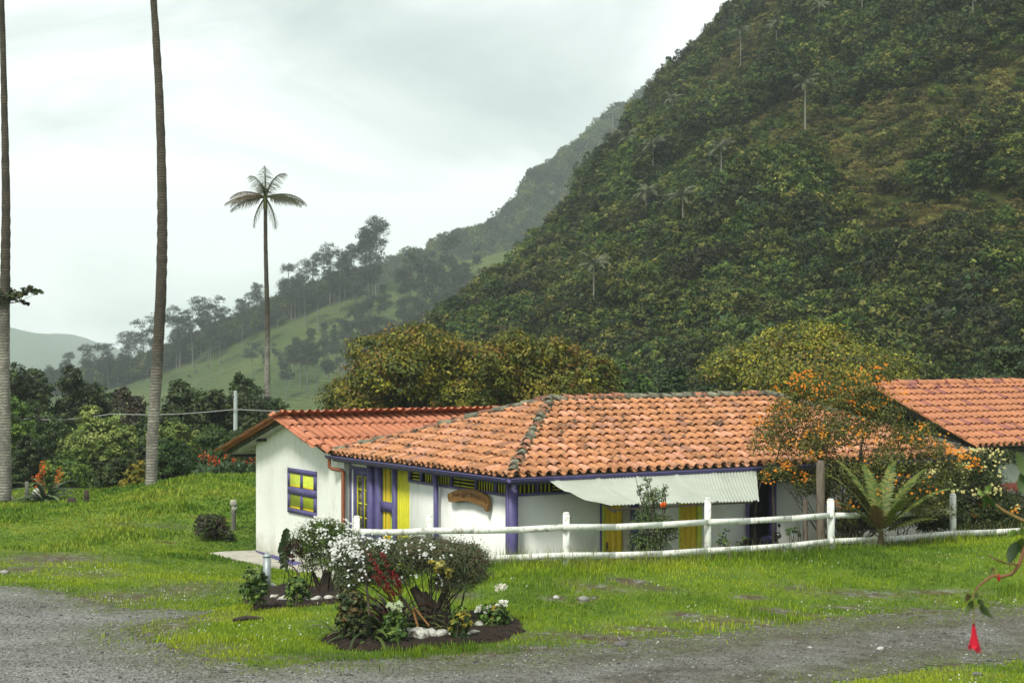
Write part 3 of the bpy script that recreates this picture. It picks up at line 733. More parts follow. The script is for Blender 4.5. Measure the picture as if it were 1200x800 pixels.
mb.build('glazing_bar', M_ylime, dg)
# posts
mb = MB(); mb.box((.16, .27, -1), (.36, .47, 2.27)); mb.box((.14, .33, -1), (.165, .41, 2.2)); mb.build('corner_post', M_purple, house)
mb = MB(); mb.tube([(.24, .22, 2.2), (.22, .24, 2.05), (.28, .26, 2.0)], .05, 8); mb.build('downpipe', M_lilac, house)
t5 = PWs(510, 600, .2)[0]
mb = MB(); mb.box((.18, t5 - .05, -1), (.26, t5 + .05, 2.27)); mb.build('thin_post', M_purple, house)
# gutter along the eaves: an open half round with a rolled lip
def gutter(mb, p, q, r=.085):
    p, q = Vector(p), Vector(q); d = (q - p).normalized(); sd_ = d.cross(Vector((0, 0, 1)))
    vs = []
    n = 8
    for e in (p, q):
        for rr in (r, r - .012):
            for k in range(n + 1):
                a_ = math.pi + math.pi * k / n; vs.append(e + sd_ * math.cos(a_) * rr + Vector((0, 0, math.sin(a_) * rr)))
    m = n + 1; F = []
    for k in range(n): F += [(k, k + 1, 2 * m + k + 1, 2 * m + k), (m + k + 1, m + k, 3 * m + k, 3 * m + k + 1), (k + 1, k, m + k, m + k + 1), (2 * m + k, 2 * m + k + 1, 3 * m + k + 1, 3 * m + k)]
    mb.raw([tuple(v) for v in vs], F)
    for s_ in (-1, 1): mb.tube([p + sd_ * s_ * r, q + sd_ * s_ * r], .014, 6)
mb = MB(); gz_ = EZ - .035
gutter(mb, (-.06, -.06, gz_), (-.06, LT + .12, gz_)); gutter(mb, (-.06, -.06, gz_ + .002), (LS + .45, -.06, gz_ + .002))
mb.box((.02, .02, EZ - .17), (.06, LT, EZ - .055)); mb.box((.06, .02, EZ - .17), (LS, .06, EZ - .055))
mb.build('gutter', M_purple, house)
# soffit beams under the eaves
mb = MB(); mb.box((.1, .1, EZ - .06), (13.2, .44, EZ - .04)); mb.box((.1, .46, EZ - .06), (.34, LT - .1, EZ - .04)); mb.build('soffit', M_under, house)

# corrugated awning
mb = MB(); nu_, nv_ = 560, 10; vs = []
for j in range(nv_ + 1):
    v = j / nv_
    for i in range(nu_ + 1):
        u = i / nu_
        s = (0.85 + 5.75 * u) * (1 - v) + (1.5 + 3.9 * u) * v
        t = -0.03 - 1.57 * v
        z = (EZ - .07) * (1 - v) + (1.80 - .10 * u) * v - .11 * math.sin(math.pi * v) * (1 - .5 * u) + .012 * math.sin(s / .09 * 2 * math.pi) 
        z += .022 * (1 if (s % 1.05) < .09 else 0)
        vs.append((s, t, z))
idx = np.arange((nu_ + 1) * (nv_ + 1)).reshape(nv_ + 1, nu_ + 1)
F = np.stack([idx[:-1, :-1], idx[:-1, 1:], idx[1:, 1:], idx[1:, :-1]], -1).reshape(-1, 4)
mb.raw(vs, F)
aw = mb.build('awning', M_awn, house, smooth=True, label='pale corrugated sheet awning sagging below the tiles')
mb = MB(); mb.box((1.62, -1.52, 1.66), (5.3, -1.46, 1.70)); 
for s in (1.62, 2.9, 4.1, 5.2): mb.hexa([(s, -1.5, 1.62), (s + .05, -1.5, 1.62), (s + .05, 0, 2.1), (s, 0, 2.1), (s, -1.5, 1.67), (s + .05, -1.5, 1.67), (s + .05, 0, 2.15), (s, 0, 2.15)])
mb.build('awning_frame', M_wood, aw)
sp = PFt(944, 600, -1.49)[0]
mb = MB(); mb.tube([(sp, -1.49, -1), (sp, -1.49, 1.66)], .06, 7, wob=.1); mb.build('awning_post', M_wood, aw)

# ---- the gabled wing
WX = .2; y0, y1, yr = 8.55, PWs(300, 600, WX)[0], 11.75
zr_ = 3.16; ze = 2.31; zl = 2.02; ye, yl = 8.62, 15.9
mb = MB()
def wprism(x0, x1, pts):
    n = len(pts); v = [(x0, *p) for p in pts] + [(x1, *p) for p in pts]
    F = [(i, (i + 1) % n, n + (i + 1) % n, n + i) for i in range(n)]
    mb.raw(v, F); cen = (sum(p[0] for p in pts) / n, 0.5)
    v = v + [(x0, *cen), (x1, *cen)]
    mb.raw(v, [(i, 2 * n, (i + 1) % n, (i + 1) % n) for i in range(n)] + [(n + i, n + (i + 1) % n, 2 * n + 1, 2 * n + 1) for i in range(n)])
rs = (zr_ - ze) / (yr - ye); ls = (zr_ - zl) / (yl - yr)
zA = zr_ - rs * (yr - y0) - .08; zB = zr_ - ls * (y1 - yr) - .08
wprism(WX, WX + wt, [(y0, -1.6), (y1, -1.6), (y1, zB), (yr, zr_ - .09), (y0, zA)])
mb.box((WX + wt, y1 - wt, -1.6), (9, y1, zB)); mb.box((9, y0, -1.6), (9 + wt, y1, 2.2))
wing = mb.build('wing_wall', M_wall, house, label='white gable wall of the wing')
mb = MB(); mb.box((WX - .012, y0, -1.1), (WX, y1, -.70)); mb.build('painted_skirting', M_purple, wing)
x0 = -.15
sl1 = math.hypot(yr - ye, zr_ - ze); sl2 = math.hypot(yl - yr, zr_ - zl)
wr = tile_face('wing_roof', M_tile2, (x0, ye, ze), (1, 0, 0), (0, yr - ye, zr_ - ze), 9.6, sl1, .235, 1.15, rg, new_tile, house,
     [nout((0 - .02, LT), (3.8 + .02, 4.43), (3, 11))], label='smooth brick orange tile roof of the wing')
tile_face('roof_slope', M_tile2, (x0, yl, zl), (1, 0, 0), (0, yr - yl, zr_ - zl), 9.6, sl2, .235, 1.2, rg, new_tile, wr)
mb = MB(); cap_line(mb, (x0, yr, zr_ + .05), (x0 + 9.6, yr, zr_ + .05), .11, .42, rg, new_tile, mortar=False)
mb.build('ridge_cap', M_tile2, wr)
# barge edge of orange tiles along both rakes
mb = MB()
cap_line(mb, (x0 + .02, ye, ze + .06), (x0 + .02, yr, zr_ + .06), .085, .5, rg, new_tile, mortar=False)
cap_line(mb, (x0 + .02, yl, zl + .045), (x0 + .02, yr, zr_ + .045), .035, .5, rg, lambda r, k: (.42, .26, .18), mortar=False)
mb.build('rake_tiles', M_tile2, wr)
# pale corrugated underside, purlins
mb = MB(); vs = []
for i in range(2):
    for k in range(61):
        y = yr + (yl - yr) * k / 60; vs.append((x0 + .02 + i * 1.2, y, zr_ - ls * (y - yr) - .07 + .014 * math.sin(k * 1.3)))
mb.raw(vs, [(k, k + 1, 62 + k, 61 + k) for k in range(60)])
vs = [(a_, b_, c_ - .075) for a_, b_, c_ in vs]; mb.raw(vs, [(61 + k, 62 + k, k + 1, k) for k in range(60)])
mb.build('roof_underside', M_under2, wr)
mb = MB()
for y in (yr + .1, yr + 1.9, yl - .25):
    z = zr_ - ls * (y - yr) - .09; mb.box((x0 + .08, y - .06, z - .12), (1.1 if y < y1 else 9, y + .06, z))
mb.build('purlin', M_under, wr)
# shutter window
ta, tb = PWs(371.5, 580, WX)[0], PWs(338.5, 580, WX)[0]; z1w = PWs(355, 550, WX)[1]; z0w = PWs(355, 603, WX)[1]
mb = MB(); f = .13; X = WX - .045
def bx(y_a, y_b, z_a, z_b, d0=0, m=None): (m or mb).box((X + d0, y_a, z_a), (WX - .001, y_b, z_b))
zm = (z0w + z1w) / 2; tm = (ta + tb) / 2
bx(ta, tb, z0w, z0w + f); bx(ta, tb, z1w - f, z1w); bx(ta, tb, zm - f * .8, zm + f * .8)
for q0, q1 in ((z0w + f, zm - f * .8), (zm + f * .8, z1w - f)): bx(ta, ta + f, q0, q1); bx(tb - f, tb, q0, q1); bx(tm - f * .55, tm + f * .55, q0, q1)
sh = mb.build('window_shutter', M_purple, house)
mb = MB(); bx(ta + f, tb - f, z0w + f, z1w - f, .022); mb.build('shutter_panel', M_lime, sh)
mb = MB()
for q0, q1 in ((z0w + f, zm - f * .8), (zm + f * .8, z1w - f)):
    for a_, b_ in ((ta + f, tm - f * .55), (tm + f * .55, tb - f)): bx(a_, b_, q0, q0 + .045, .012)
mb.build('panel_sill', M_yellow, sh)
# gutter end pipe and rust coloured downpipe at the wing corner
mb = MB(); mb.tube([(-.06, LT + .02, gz_ - .05), (-.06, LT + .02, 2.0), (.0, LT - .05, 1.96), (.12, y0 - .02, 1.94), (.14, y0 - .06, 1.90), (.14, y0 - .06, -.9)], .05, 8)
mb.build('downpipe', M_brown, house, label='rust brown downpipe in the corner of the wing')

# sign hanging on the short face
outl = [(527.5,582),(527.5,578.5),(533,575.5),(540,573),(551,572),(560,573),(567,576.5),(574.5,581.5),(575,590),(573.5,599),(571.5,598),(569.5,593),(563,591),(553,587),(540,586.5),(533,588),(529,587.5)]
pts = [PWs(x, y, .27) for x, y in outl]
cx_ = sum(p[0] for p in pts) / len(pts); cz_ = sum(p[1] for p in pts) / len(pts)
sg = empty('wooden_sign', (HX + CA * .25 - SA * cx_, HY + SA * .25 + CA * cx_, cz_), RZ, 'carved brown sign shaped like a curved plank, hanging on the white wall', 'sign')
mb = MB(); n = len(pts); q = [(-.05, p[0] - cx_, p[1] - cz_) for p in pts] + [(.02, p[0] - cx_, p[1] - cz_) for p in pts]
bm = bmesh.new(); fv = [bm.verts.new(v) for v in q]
f0 = bm.faces.new(fv[:n]); f1 = bm.faces.new(fv[n:][::-1])
for i in range(n): bm.faces.new((fv[i], fv[n + i], fv[n + (i + 1) % n], fv[(i + 1) % n]))
bmesh.ops.triangulate(bm, faces=[f0, f1]); bmesh.ops.recalc_face_normals(bm, faces=bm.faces[:])
me = bpy.data.meshes.new('board'); bm.to_mesh(me); bm.free(); me.materials.append(M_sign)
bo = bpy.data.objects.new('board', me); COL.objects.link(bo); bo.parent = sg
mb = MB(); r5 = random.Random(8)
for i in range(26):     # worn carved marks, too faded to read
    px = 531 + i * 1.55; 
    if i in (5, 12): continue
    py = 579.5 + (0 if i < 12 else (i - 12) ** 1.35 * .22) + r5.uniform(-.4, .4)
    t_, z_ = PWs(px, py, .2); t_ -= cx_; z_ -= cz_; h = r5.uniform(.028, .06)
    mb.box((-.057, t_ - .008, z_ - h), (-.048, t_ + .008, z_ + h))
    if r5.random() < .6: mb.box((-.056, t_ - .03, z_ + h * r5.choice((-1, 0, .8)) - .007), (-.048, t_, z_ + h * .8 + .007 if False else z_ + .01))
mb.build('carving', M_carve, sg)
mb = MB(); 
for t_ in (-.35, .45):
    mb = MB(); mb.tube([(-.0, t_, .1), (-.0, t_, 2.2 - cz_ - .02)], .008, 5); mb.build('hanger', M_black, sg)

# concrete apron by the wing
apx = [(243,650),(262,648.5),(300,647.5),(345,656),(395,668),(410,690),(345,669),(300,661),(262,655)]
ap = Garr([p[0] for p in apx], [p[1] for p in apx]); 
bm = bmesh.new(); top = [bm.verts.new((p[0], p[1], p[2] + .05)) for p in ap]; bot = [bm.verts.new((p[0], p[1], p[2] - .4)) for p in ap]
fc = [bm.faces.new(top)]
for i in range(len(top)): bm.faces.new((top[i], bot[i], bot[(i + 1) % len(top)], top[(i + 1) % len(top)]))
bmesh.ops.triangulate(bm, faces=fc); bmesh.ops.recalc_face_normals(bm, faces=bm.faces[:])
me = bpy.data.meshes.new('concrete_apron'); bm.to_mesh(me); bm.free(); me.materials.append(M_conc)
apo = bpy.data.objects.new('concrete_path', me); COL.objects.link(apo); tag(apo, 'worn concrete apron at the foot of the gable wall', kind='structure')
APRON = [tuple(p[:2]) for p in ap]

# ------------------------------------------------------------------ neighbouring house
nh = empty('neighbouring_house', (13.75, 50, 0), RZ, 'second house at the right edge with a clean orange tile roof and dark open eaves', 'house')
NZ = 2.15; NR = 1.66; NL = 4.37
sN = math.hypot(NL, NR)
nr = tile_face('roof', M_tile2, (0, 0, NZ), (1, 0, 0), (0, NL, NR), 11, sN, .25, .48, rg, mixed_tile, nh)
tile_face('roof_slope', M_tile2, (0, 2 * NL, NZ), (1, 0, 0), (0, -NL, NR), 11, sN, .25, .48, rg, mixed_tile, nr)
mb = MB(); cap_line(mb, (0, NL, NZ + NR + .06), (11, NL, NZ + NR + .06), .12, .42, rg, mixed_tile, mortar=False); mb.build('ridge_cap', M_tile2, nr)
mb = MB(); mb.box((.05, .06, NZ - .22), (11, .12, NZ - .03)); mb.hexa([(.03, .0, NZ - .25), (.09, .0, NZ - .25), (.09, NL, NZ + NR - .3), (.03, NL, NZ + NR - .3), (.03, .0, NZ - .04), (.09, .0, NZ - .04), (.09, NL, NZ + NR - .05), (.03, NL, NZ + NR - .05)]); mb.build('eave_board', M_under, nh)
mb = MB()
M_gwall = mat('grey_wall', (0.16, 0.16, 0.16), 0.9, var=0.15)
mb.box((1.0, 1.2, -1.5), (1.95, 1.34, NZ)); mb.box((1.0, 1.34, -1.5), (1.14, 7.5, NZ + .2)); mb.build('side_wall', M_gwall, nh)
mb = MB(); mb.box((1.95, 1.16, -1.5), (11, 1.30, NZ)); mb.box((1.14, 7.36, -1.5), (11, 7.5, NZ)); mb.build('wall', M_wall, nh)
mb = MB(); mb.raw([(1.05, 1.3, NZ + .2), (1.05, 7.4, NZ + .2), (1.05, NL, NZ + NR - .1), (1.15, 1.3, NZ + .2), (1.15, 7.4, NZ + .2), (1.15, NL, NZ + NR - .1)], [(0, 2, 1, 1), (3, 4, 5, 5), (0, 3, 5, 2), (1, 2, 5, 4)]); mb.build('gable', M_black, nh)  # black infill paints the shade of the open gap under the rake
# ------------------------------------------------------------------ foliage tools
def unit(rs, n):
    v = rs.normal(size=(n, 3)); return v / (np.linalg.norm(v, axis=1, keepdims=True) + 1e-9)
def leaf_quads(mb, C, N, size, col, rs, aspect=0.45, droop=0.0):
    """diamond leaves at C, facing N"""
    n = len(C); a = unit(rs, n); a[:, 2] -= droop
    N = N / (np.linalg.norm(N, axis=1, keepdims=True) + 1e-9)
    a -= N * (a * N).sum(1, keepdims=True); a /= (np.linalg.norm(a, axis=1, keepdims=True) + 1e-9)
    b = np.cross(N, a); s = np.asarray(size).reshape(-1, 1) * np.ones((n, 1))
    fold = N * s * 0.12
    V = np.stack([C - a * s * .5, C + b * s * aspect * .5 + fold, C + a * s * .5, C - b * s * aspect * .5 + fold], 1).reshape(-1, 3)
    F = np.arange(n * 4).reshape(n, 4)
    mb.raw(V, F, np.repeat(np.asarray(col, np.float32), 4, axis=0))
def crown_pts(blobs, n, rs, clump=26, spread=0.30, inner=0.25, flat=0.0):
    """clumped points over a set of ellipsoid lobes"""
    B = np.array(blobs, float); w = (B[:, 3] * B[:, 4] * B[:, 5]) ** (2 / 3); w /= w.sum()
    nc = max(4, n // clump); bi = rs.choice(len(B), nc, p=w)
    d = unit(rs, nc); d[:, 2] = np.where(d[:, 2] < -0.35, -d[:, 2], d[:, 2]); 
    rad = np.where(rs.rand(nc) < inner, rs.uniform(.35, .8, nc), rs.uniform(.82, 1.06, nc))
    cc = B[bi, :3] + d * B[bi, 3:] * rad[:, None]
    ci = rs.choice(nc, n, p=None)
    sz = (B[bi, 3:].mean(1) * spread)[ci][:, None]
    off = unit(rs, n) * (rs.rand(n, 1) ** .5) * sz * np.array([1, 1, .65])
    C = cc[ci] + off
    N = d[ci] * .8 + off / (sz + 1e-9) * .6 + unit(rs, n) * .8; N[:, 2] += .35
    return C, N, ci, nc
def palette(cols, wts, ci, nc, rs, var=.22):
    cols = np.array(cols, float); k = rs.choice(len(cols), nc, p=np.array(wts) / sum(wts))
    br = rs.uniform(1 - var, 1 + var, nc)
    c = cols[k][ci] * br[ci][:, None]
    return c * rs.uniform(1 - var, 1 + var, (len(ci), 1))
def limb(mb, a, b, r0, r1, rs, n=7, bend=.12):
    a, b = Vector(a), Vector(b); L_ = (b - a).length; pts = []
    j = Vector(rs.uniform(-1, 1, 3)) * L_ * bend
    for i in range(6):
        t = i / 5; pts.append(a.lerp(b, t) + j * math.sin(math.pi * t))
    mb.tube(pts, [r0 + (r1 - r0) * i / 5 for i in range(6)], n, wob=.12, seed=int(rs.randint(1e6)))
def tree(name, label, cat, base, blobs, n, leaf, cols, wts, seed, trunk=.2, aspect=.5, clump=26, spread=.3, inner=.25, group=None, bark=None, lmat=None, var=.22, droop=0, crownname='crown', core=None, stems=1):
    """blobs relative to the base (x,y,z, rx,ry,rz)"""
    rs = np.random.RandomState(seed)
    o = empty(name, base, 0, label, cat, group)
    mb = MB(); C, N, ci, nc = crown_pts(blobs, n, rs, clump, spread, inner)
    leaf_quads(mb, C, N, rs.uniform(.7, 1.3, len(C)) * leaf, palette(cols, wts, ci, nc, rs, var), rs, aspect, droop)
    mb.build(crownname, lmat or M_leaf, o)
    mb = MB(); B = sorted(blobs, key=lambda b: -b[3]); h = min(b[2] for b in blobs)
    top = Vector((0, 0, max(.15, h * .7)))
    if stems == 1: mb.tube([(0, 0, -.3), (trunk * .2, 0, top.z * .5), top], [trunk * 1.25, trunk, trunk * .85], 9, wob=.1, seed=seed)
    for b in B[:14]:
        s0 = top if stems == 1 else Vector((rs.uniform(-.1, .1), rs.uniform(-.1, .1), -.1))
        limb(mb, s0, (b[0], b[1], b[2] + b[5] * .3), trunk * .55, trunk * .12, rs)
    mb.build('trunk' if stems == 1 else 'stem', bark or M_bark, o, smooth=True)
    return o
def lobes(rs, c, r, n, size=(.35, .55), low=False):
    """n lobes spread over an ellipsoid"""
    out_ = []
    for i in range(n):
        d = unit(rs, 1)[0]
        if low: d[2] = rs.uniform(-1.05, .95); h_ = (1 - max(0, d[2]) ** 2) ** .5 / (1e-6 + (d[0] ** 2 + d[1] ** 2) ** .5); d[0] *= h_; d[1] *= h_
        else: d[2] = abs(d[2]) - .25
        k = rs.uniform(*size)
        q = rs.uniform(.6, .85)
        out_.append((c[0] + d[0] * r[0] * q, c[1] + d[1] * r[1] * q, c[2] + d[2] * r[2] * q, r[0] * k, r[1] * k, r[2] * k * 1.1))
    return out_ + [(c[0], c[1], c[2], r[0] * .7, r[1] * .7, r[2] * .7)]
def img_tree(name, label, cat, px, Y, top, bot, wpx, n, leaf, cols, wts, seed, nl=14, size=(.3, .5), zbase=None, **k):
    """a tree whose crown spans the given image rows"""
    rs = np.random.RandomState(seed + 50)
    Y = G(px, bot).y if Y is None else Y; X = (px - 600) * Y / FPX; z1 = CAMZ - (top - HOR) * Y / FPX; z0 = CAMZ - (bot - HOR) * Y / FPX
    g = gz1(X, Y) if zbase is None else zbase
    rx = wpx * .5 * Y / FPX; rz = (z1 - z0) / 2
    bl = lobes(rs, (0, 0, (z1 + z0) / 2 - g), (rx, rx, rz), nl, size, low=True)
    return tree(name, label, cat, (X, Y, g), bl, n, leaf, cols, wts, seed, **k)

OL = [(.12,.135,.012), (.20,.175,.014), (.20,.12,.016), (.055,.08,.010), (.29,.27,.02)]
DK = [(.036,.058,.015), (.058,.088,.018), (.018,.03,.009)]
GR = [(.08,.15,.017), (.13,.21,.022), (.04,.08,.013), (.18,.26,.035)]
LG = [(.21,.27,.055), (.14,.20,.035), (.30,.35,.09), (.08,.12,.02)]
# big olive and rust trees behind the roofs
img_tree('broadleaf_tree', 'large rounded olive and rust tree behind the wing roof, broadest of the three', 'tree', 497, 70, 381, 520, 236, 60000, .17, OL, [3,3,1.6,3,1], 1, nl=17, size=(.3,.42), trunk=.3, group='olive and rust trees behind the house', aspect=.5, spread=.34)
img_tree('broadleaf_tree', 'rounded rust green tree behind the roof apex, between the broad one and the small one', 'tree', 637, 70, 393, 520, 150, 34000, .17, OL, [3,3,1.6,3,.8], 2, nl=13, size=(.32,.45), trunk=.25, group='olive and rust trees behind the house', spread=.34)
img_tree('broadleaf_tree', 'small bushy rust green tree at the right end of the mass, above the roof ridge', 'tree', 702, 69, 427, 520, 56, 9000, .16, OL, [3,3,1.6,3,.8], 3, nl=9, size=(.3,.5), trunk=.15, group='olive and rust trees behind the house', spread=.34)
img_tree('broadleaf_tree', 'yellow tipped olive tree rising behind the right end of the main roof', 'tree', 962, 68, 378, 545, 312, 80000, .17, [(.13,.15,.012),(.22,.215,.014),(.19,.13,.016),(.05,.07,.010),(.38,.34,.022)], [3,3,1.5,3,1.2], 4, nl=17, size=(.3,.4), trunk=.3, spread=.34)
# bright green young trees in the gap
for i, (px, tp, w, y_) in enumerate([(728, 428, 34, 80), (756, 438, 40, 78), (790, 432, 44, 82), (818, 455, 30, 80)]):
    img_tree('young_tree', ['bright green young tree beside the bushy rust tree', 'low feathery green tree second in the gap behind the ridge', 'darker feathery green tree third in the gap behind the ridge', 'small green tree beside the yellow tipped tree'][i], 'tree', px, y_, tp, 500, w, 5200, .16, [(.05,.11,.015),(.08,.15,.02),(.03,.07,.015)] if i < 2 else [(.025,.06,.015),(.05,.09,.02),(.02,.04,.012)], [1,1,1], 10 + i, nl=8, trunk=.1, group='young trees in the gap behind the roof')
img_tree('spreading_tree', 'dark layered tree reaching in above the neighbouring roof at the right edge', 'tree', 1190, 85, 405, 480, 130, 16000, .2, DK + [(.05,.08,.02)], [2,2,1,2], 17, nl=14, trunk=.25, size=(.25, .4))
# trees and bushes at the left
img_tree('dark_tree', 'dark ragged tree behind the leftmost palm trunk', 'tree', 22, 95, 432, 560, 96, 20000, .19, DK, [3,3,2], 20, nl=18, size=(.22,.4), trunk=.25, group='dark trees at the left edge of the meadow')
img_tree('dark_tree', 'dark pointed tree right of the leftmost palm trunk', 'tree', 93, 97, 430, 560, 80, 18000, .19, DK, [3,3,2], 21, nl=18, size=(.22,.4), trunk=.25, group='dark trees at the left edge of the meadow')
img_tree('brown_shrub', 'brownish bare looking bush beside the pale palm trunk', 'bush', 148, 92, 452, 530, 50, 7000, .15, [(.07,.055,.03),(.05,.05,.025)], [1,1], 22, nl=9, trunk=.1)
img_tree('dark_tree', 'broad dark hedge-like tree between the pale palm and the utility pole', 'tree', 222, 88, 441, 560, 96, 22000, .18, DK + [(.045,.07,.016)], [2,3,1,1], 23, nl=20, size=(.22,.38), trunk=.2, group='dark trees at the left edge of the meadow')
img_tree('dark_tree', 'broad dark tree around the base of the slender palm', 'tree', 292, 89, 438, 560, 92, 22000, .18, DK + [(.045,.07,.016)], [2,3,1,1], 24, nl=20, size=(.22,.38), trunk=.2, group='dark trees at the left edge of the meadow')
img_tree('light_bush', 'pale green round bushy tree in the middle of the left thicket', 'tree', 112, 78, 480, 575, 88, 20000, .15, LG, [3,3,1.5,2], 25, nl=18, size=(.22,.38), trunk=.14)
img_tree('bush', 'mid green bush touching the leftmost palm trunk', 'bush', 22, 74, 480, 580, 52, 10000, .14, GR, [3,1,3,.6], 26, nl=12, trunk=.1)
img_tree('bush', 'dense green bush below the pale round tree', 'bush', 78, 70, 531, 590, 62, 12000, .12, GR, [3,2,2,.6], 27, nl=12, trunk=.1)
img_tree('bush', 'dark green bush filling the corner behind the leftmost palm', 'bush', 30, 70, 515, 592, 52, 10000, .13, [(.035,.06,.015),(.05,.08,.018),(.02,.035,.01)], [1,1,1], 28, nl=12, trunk=.1)
img_tree('rounded_bush', 'round dark green bush left of the pale palm foot', 'bush', 132, 64, 537, 588, 54, 12000, .10, [(.035,.06,.012),(.06,.09,.015),(.02,.035,.01)], [2,2,1], 29, nl=10, trunk=.08)
img_tree('yellow_bush', 'yellow leaved bush touching the foot of the pale palm', 'bush', 158, 63.2, 540, 580, 34, 7000, .10, [(.22,.19,.015),(.12,.13,.015),(.30,.24,.02)], [2,2,1], 30, nl=8, trunk=.07)
img_tree('hedge_bush', 'dense bright green bush right of the pale palm foot', 'bush', 205, 66, 516, 575, 66, 17000, .10, [(.03,.07,.012),(.045,.10,.014),(.02,.04,.008)], [2,2,1], 31, nl=16, size=(.25,.4), trunk=.08)
img_tree('hedge_bush', 'green bush on the bank beneath the left eave of the wing', 'bush', 262, 72, 500, 575, 88, 20000, .12, [(.04,.085,.014),(.07,.12,.02),(.025,.05,.012)], [2,2,1], 32, nl=16, size=(.25,.4), trunk=.08)
img_tree('hedge_bush', 'light green bush on the bank below the broad dark hedge-like tree', 'bush', 205, 76, 490, 560, 60, 9000, .13, LG, [2,3,1,2], 33, nl=10, trunk=.08)
img_tree('hedge_bush', 'low olive bush between the utility pole and the slender palm trunk', 'bush', 296, 76, 488, 560, 60, 9000, .13, [(.05,.08,.018),(.08,.11,.03)], [2,2], 34, nl=10, trunk=.08)
img_tree('low_bush', 'low purplish brown bush beside the weathered wooden post by the wing', 'bush', 252, 49.8, 596, 648, 44, 9000, .07, [(.05,.05,.022),(.07,.045,.04),(.06,.09,.02)], [2,1,2], 35, nl=8, trunk=.04)

for i, (px, Y, tp, w, lb) in enumerate([(60,84,478,80,'dark green bush behind the pale round tree, left part of the thicket'),(150,86,486,70,'dark green bush right behind the pale round tree'),(178,84,500,60,'dark bush directly behind the pale palm trunk'),(235,80,487,70,'mid green bush under the power cable left of the utility pole'),(330,84,482,80,'dark bush behind the left end of the wing ridge'),(-12,80,470,60,'dark bush cut by the left edge of the photo behind the palm')]):
    img_tree('thicket_bush', lb, 'bush', px, Y, tp, 575, w, 12000, .15, DK + [(.05,.085,.02)], [2,3,1,1.5], 300 + i, nl=14, trunk=.1, size=(.3,.45), group='bushes of the left thicket')
# ------------------------------------------------------------------ palms
def frond(mb, rs, base, az, el0, L_, droop, cols, leaflet=.5, n=34, width=.055, hang=.6, lw=.45):
    pts = []; p = Vector(base); el = el0; st = L_ / 14
    for i in range(15):
        pts.append(p.copy()); d = Vector((math.cos(az) * math.cos(el), math.sin(az) * math.cos(el), math.sin(el)))
        p = p + d * st; el -= droop / 14 * (0.4 + 1.3 * i / 14)
    mb.tube(pts, [width * (1 - .8 * i / 14) for i in range(15)], 5, c=cols[0])
    side = Vector((-math.sin(az), math.cos(az), 0))
    V = []; F = []; C = []
    for i in range(n):
        f = (.12 + .88 * i / n) * 14; k = min(int(f), 13); q = pts[k].lerp(pts[k + 1], f - k); d = (pts[k + 1] - pts[k]).normalized()
        ll = leaflet * (math.sin(math.pi * min(1, (.12 + .88 * i / n) ** .7)) * .75 + .3) 
        for sg_ in (-1, 1):
            t = (side * sg_ * rs.uniform(.6, 1) + d * .45 + Vector((0, 0, -hang * rs.uniform(.6, 1.4)))).normalized() * ll * rs.uniform(.8, 1.15)
            w = d * (L_ / n * lw); b0 = len(V)
            m_ = q + t * .55 + Vector((0, 0, .03 * ll)); e_ = q + t + Vector((0, 0, -.12 * ll))
            V += [q - w, q + w, m_ + w * .8, m_ - w * .8, e_]
            F += [(b0, b0 + 1, b0 + 2, b0 + 3), (b0 + 3, b0 + 2, b0 + 4, b0 + 4)]
            c = np.array(cols[rs.randint(len(cols))]) * rs.uniform(.75, 1.25); C += [c] * 5
    mb.raw([tuple(v) for v in V], F, np.array(C))
def wax_palm(label, pts, radii, fr, seed, L_=3.2, group=None, trunkcol=None, dead=0, leaflet=.6):
    """pts: trunk centre line in world coordinates"""
    rs = np.random.RandomState(seed); base = Vector(pts[0]); o = empty('wax_palm', base, 0, label, 'palm', group)
    P_ = [Vector(p) - base for p in pts]; fine = []; rr = []; cc = []
    m = 90
    for i in range(m + 1):
        f = i / m * (len(P_) - 1); k = min(int(f), len(P_) - 2); t = f - k
        a = P_[max(k - 1, 0)]; b = P_[k]; c = P_[k + 1]; d = P_[min(k + 2, len(P_) - 1)]
        q = .5 * ((2 * b) + (c - a) * t + (2 * a - 5 * b + 4 * c - d) * t * t + (-a + 3 * b - 3 * c + d) * t ** 3)
        fine.append(q); rr.append((radii[k] * (1 - t) + radii[k + 1] * t) * (1 + (.04 if i % 2 else -.02)))
    mb = MB(); mb.tube(fine, rr, 14, wob=.05, seed=seed)
    H_ = fine[-1].z - fine[0].z
    V_, C_ = mb.arr(); zz = (V_[:, 2] - V_[:, 2].min()) / H_
    lo, hi = trunkcol or (.3, .5)
    k = smooth(lo, hi, zz)[:, None]; C_ = (1 - k) * np.array([1, 1, 1]) + k * np.array([.30, .26, .22]); mb.C = [C_.astype(np.float32)]; mb.V = [V_]; mb.F = [np.concatenate(mb.F)]
    mb.build('trunk', M_palm, o, smooth=True)
    top = fine[-1]; c_ = MB()
    c_.tube([top - Vector((0, 0, .3)), top + Vector((0, 0, .5)), top + Vector((0, 0, 1.0))], [radii[-1] * 1.3, radii[-1] * 1.2, .03], 8, c=(.10, .11, .03))
    c_.build('crownshaft', M_frond, o)
    if isinstance(fr, int): fr = [(rs.uniform(0, 6.28) if False else i * 2.4, rs.uniform(-.35, 1.15), rs.uniform(.9, 1.1)) for i in range(fr)]
    for i, (az, el, s_) in enumerate(fr):
        f_ = MB(); dd = i < dead
        frond(f_, rs, top + Vector((0, 0, .35)), az, el, L_ * s_, 1.35 if el > .2 else .8, [(.10,.07,.03),(.13,.09,.035)] if dd else [(.035,.045,.015),(.055,.06,.018),(.075,.065,.02)], leaflet, n=52, hang=.75, lw=.28)
        f_.build('frond', M_frond, o)
    return o
def gp(px, py): return G(px, py)
g = P(177, 573, 60.5); 
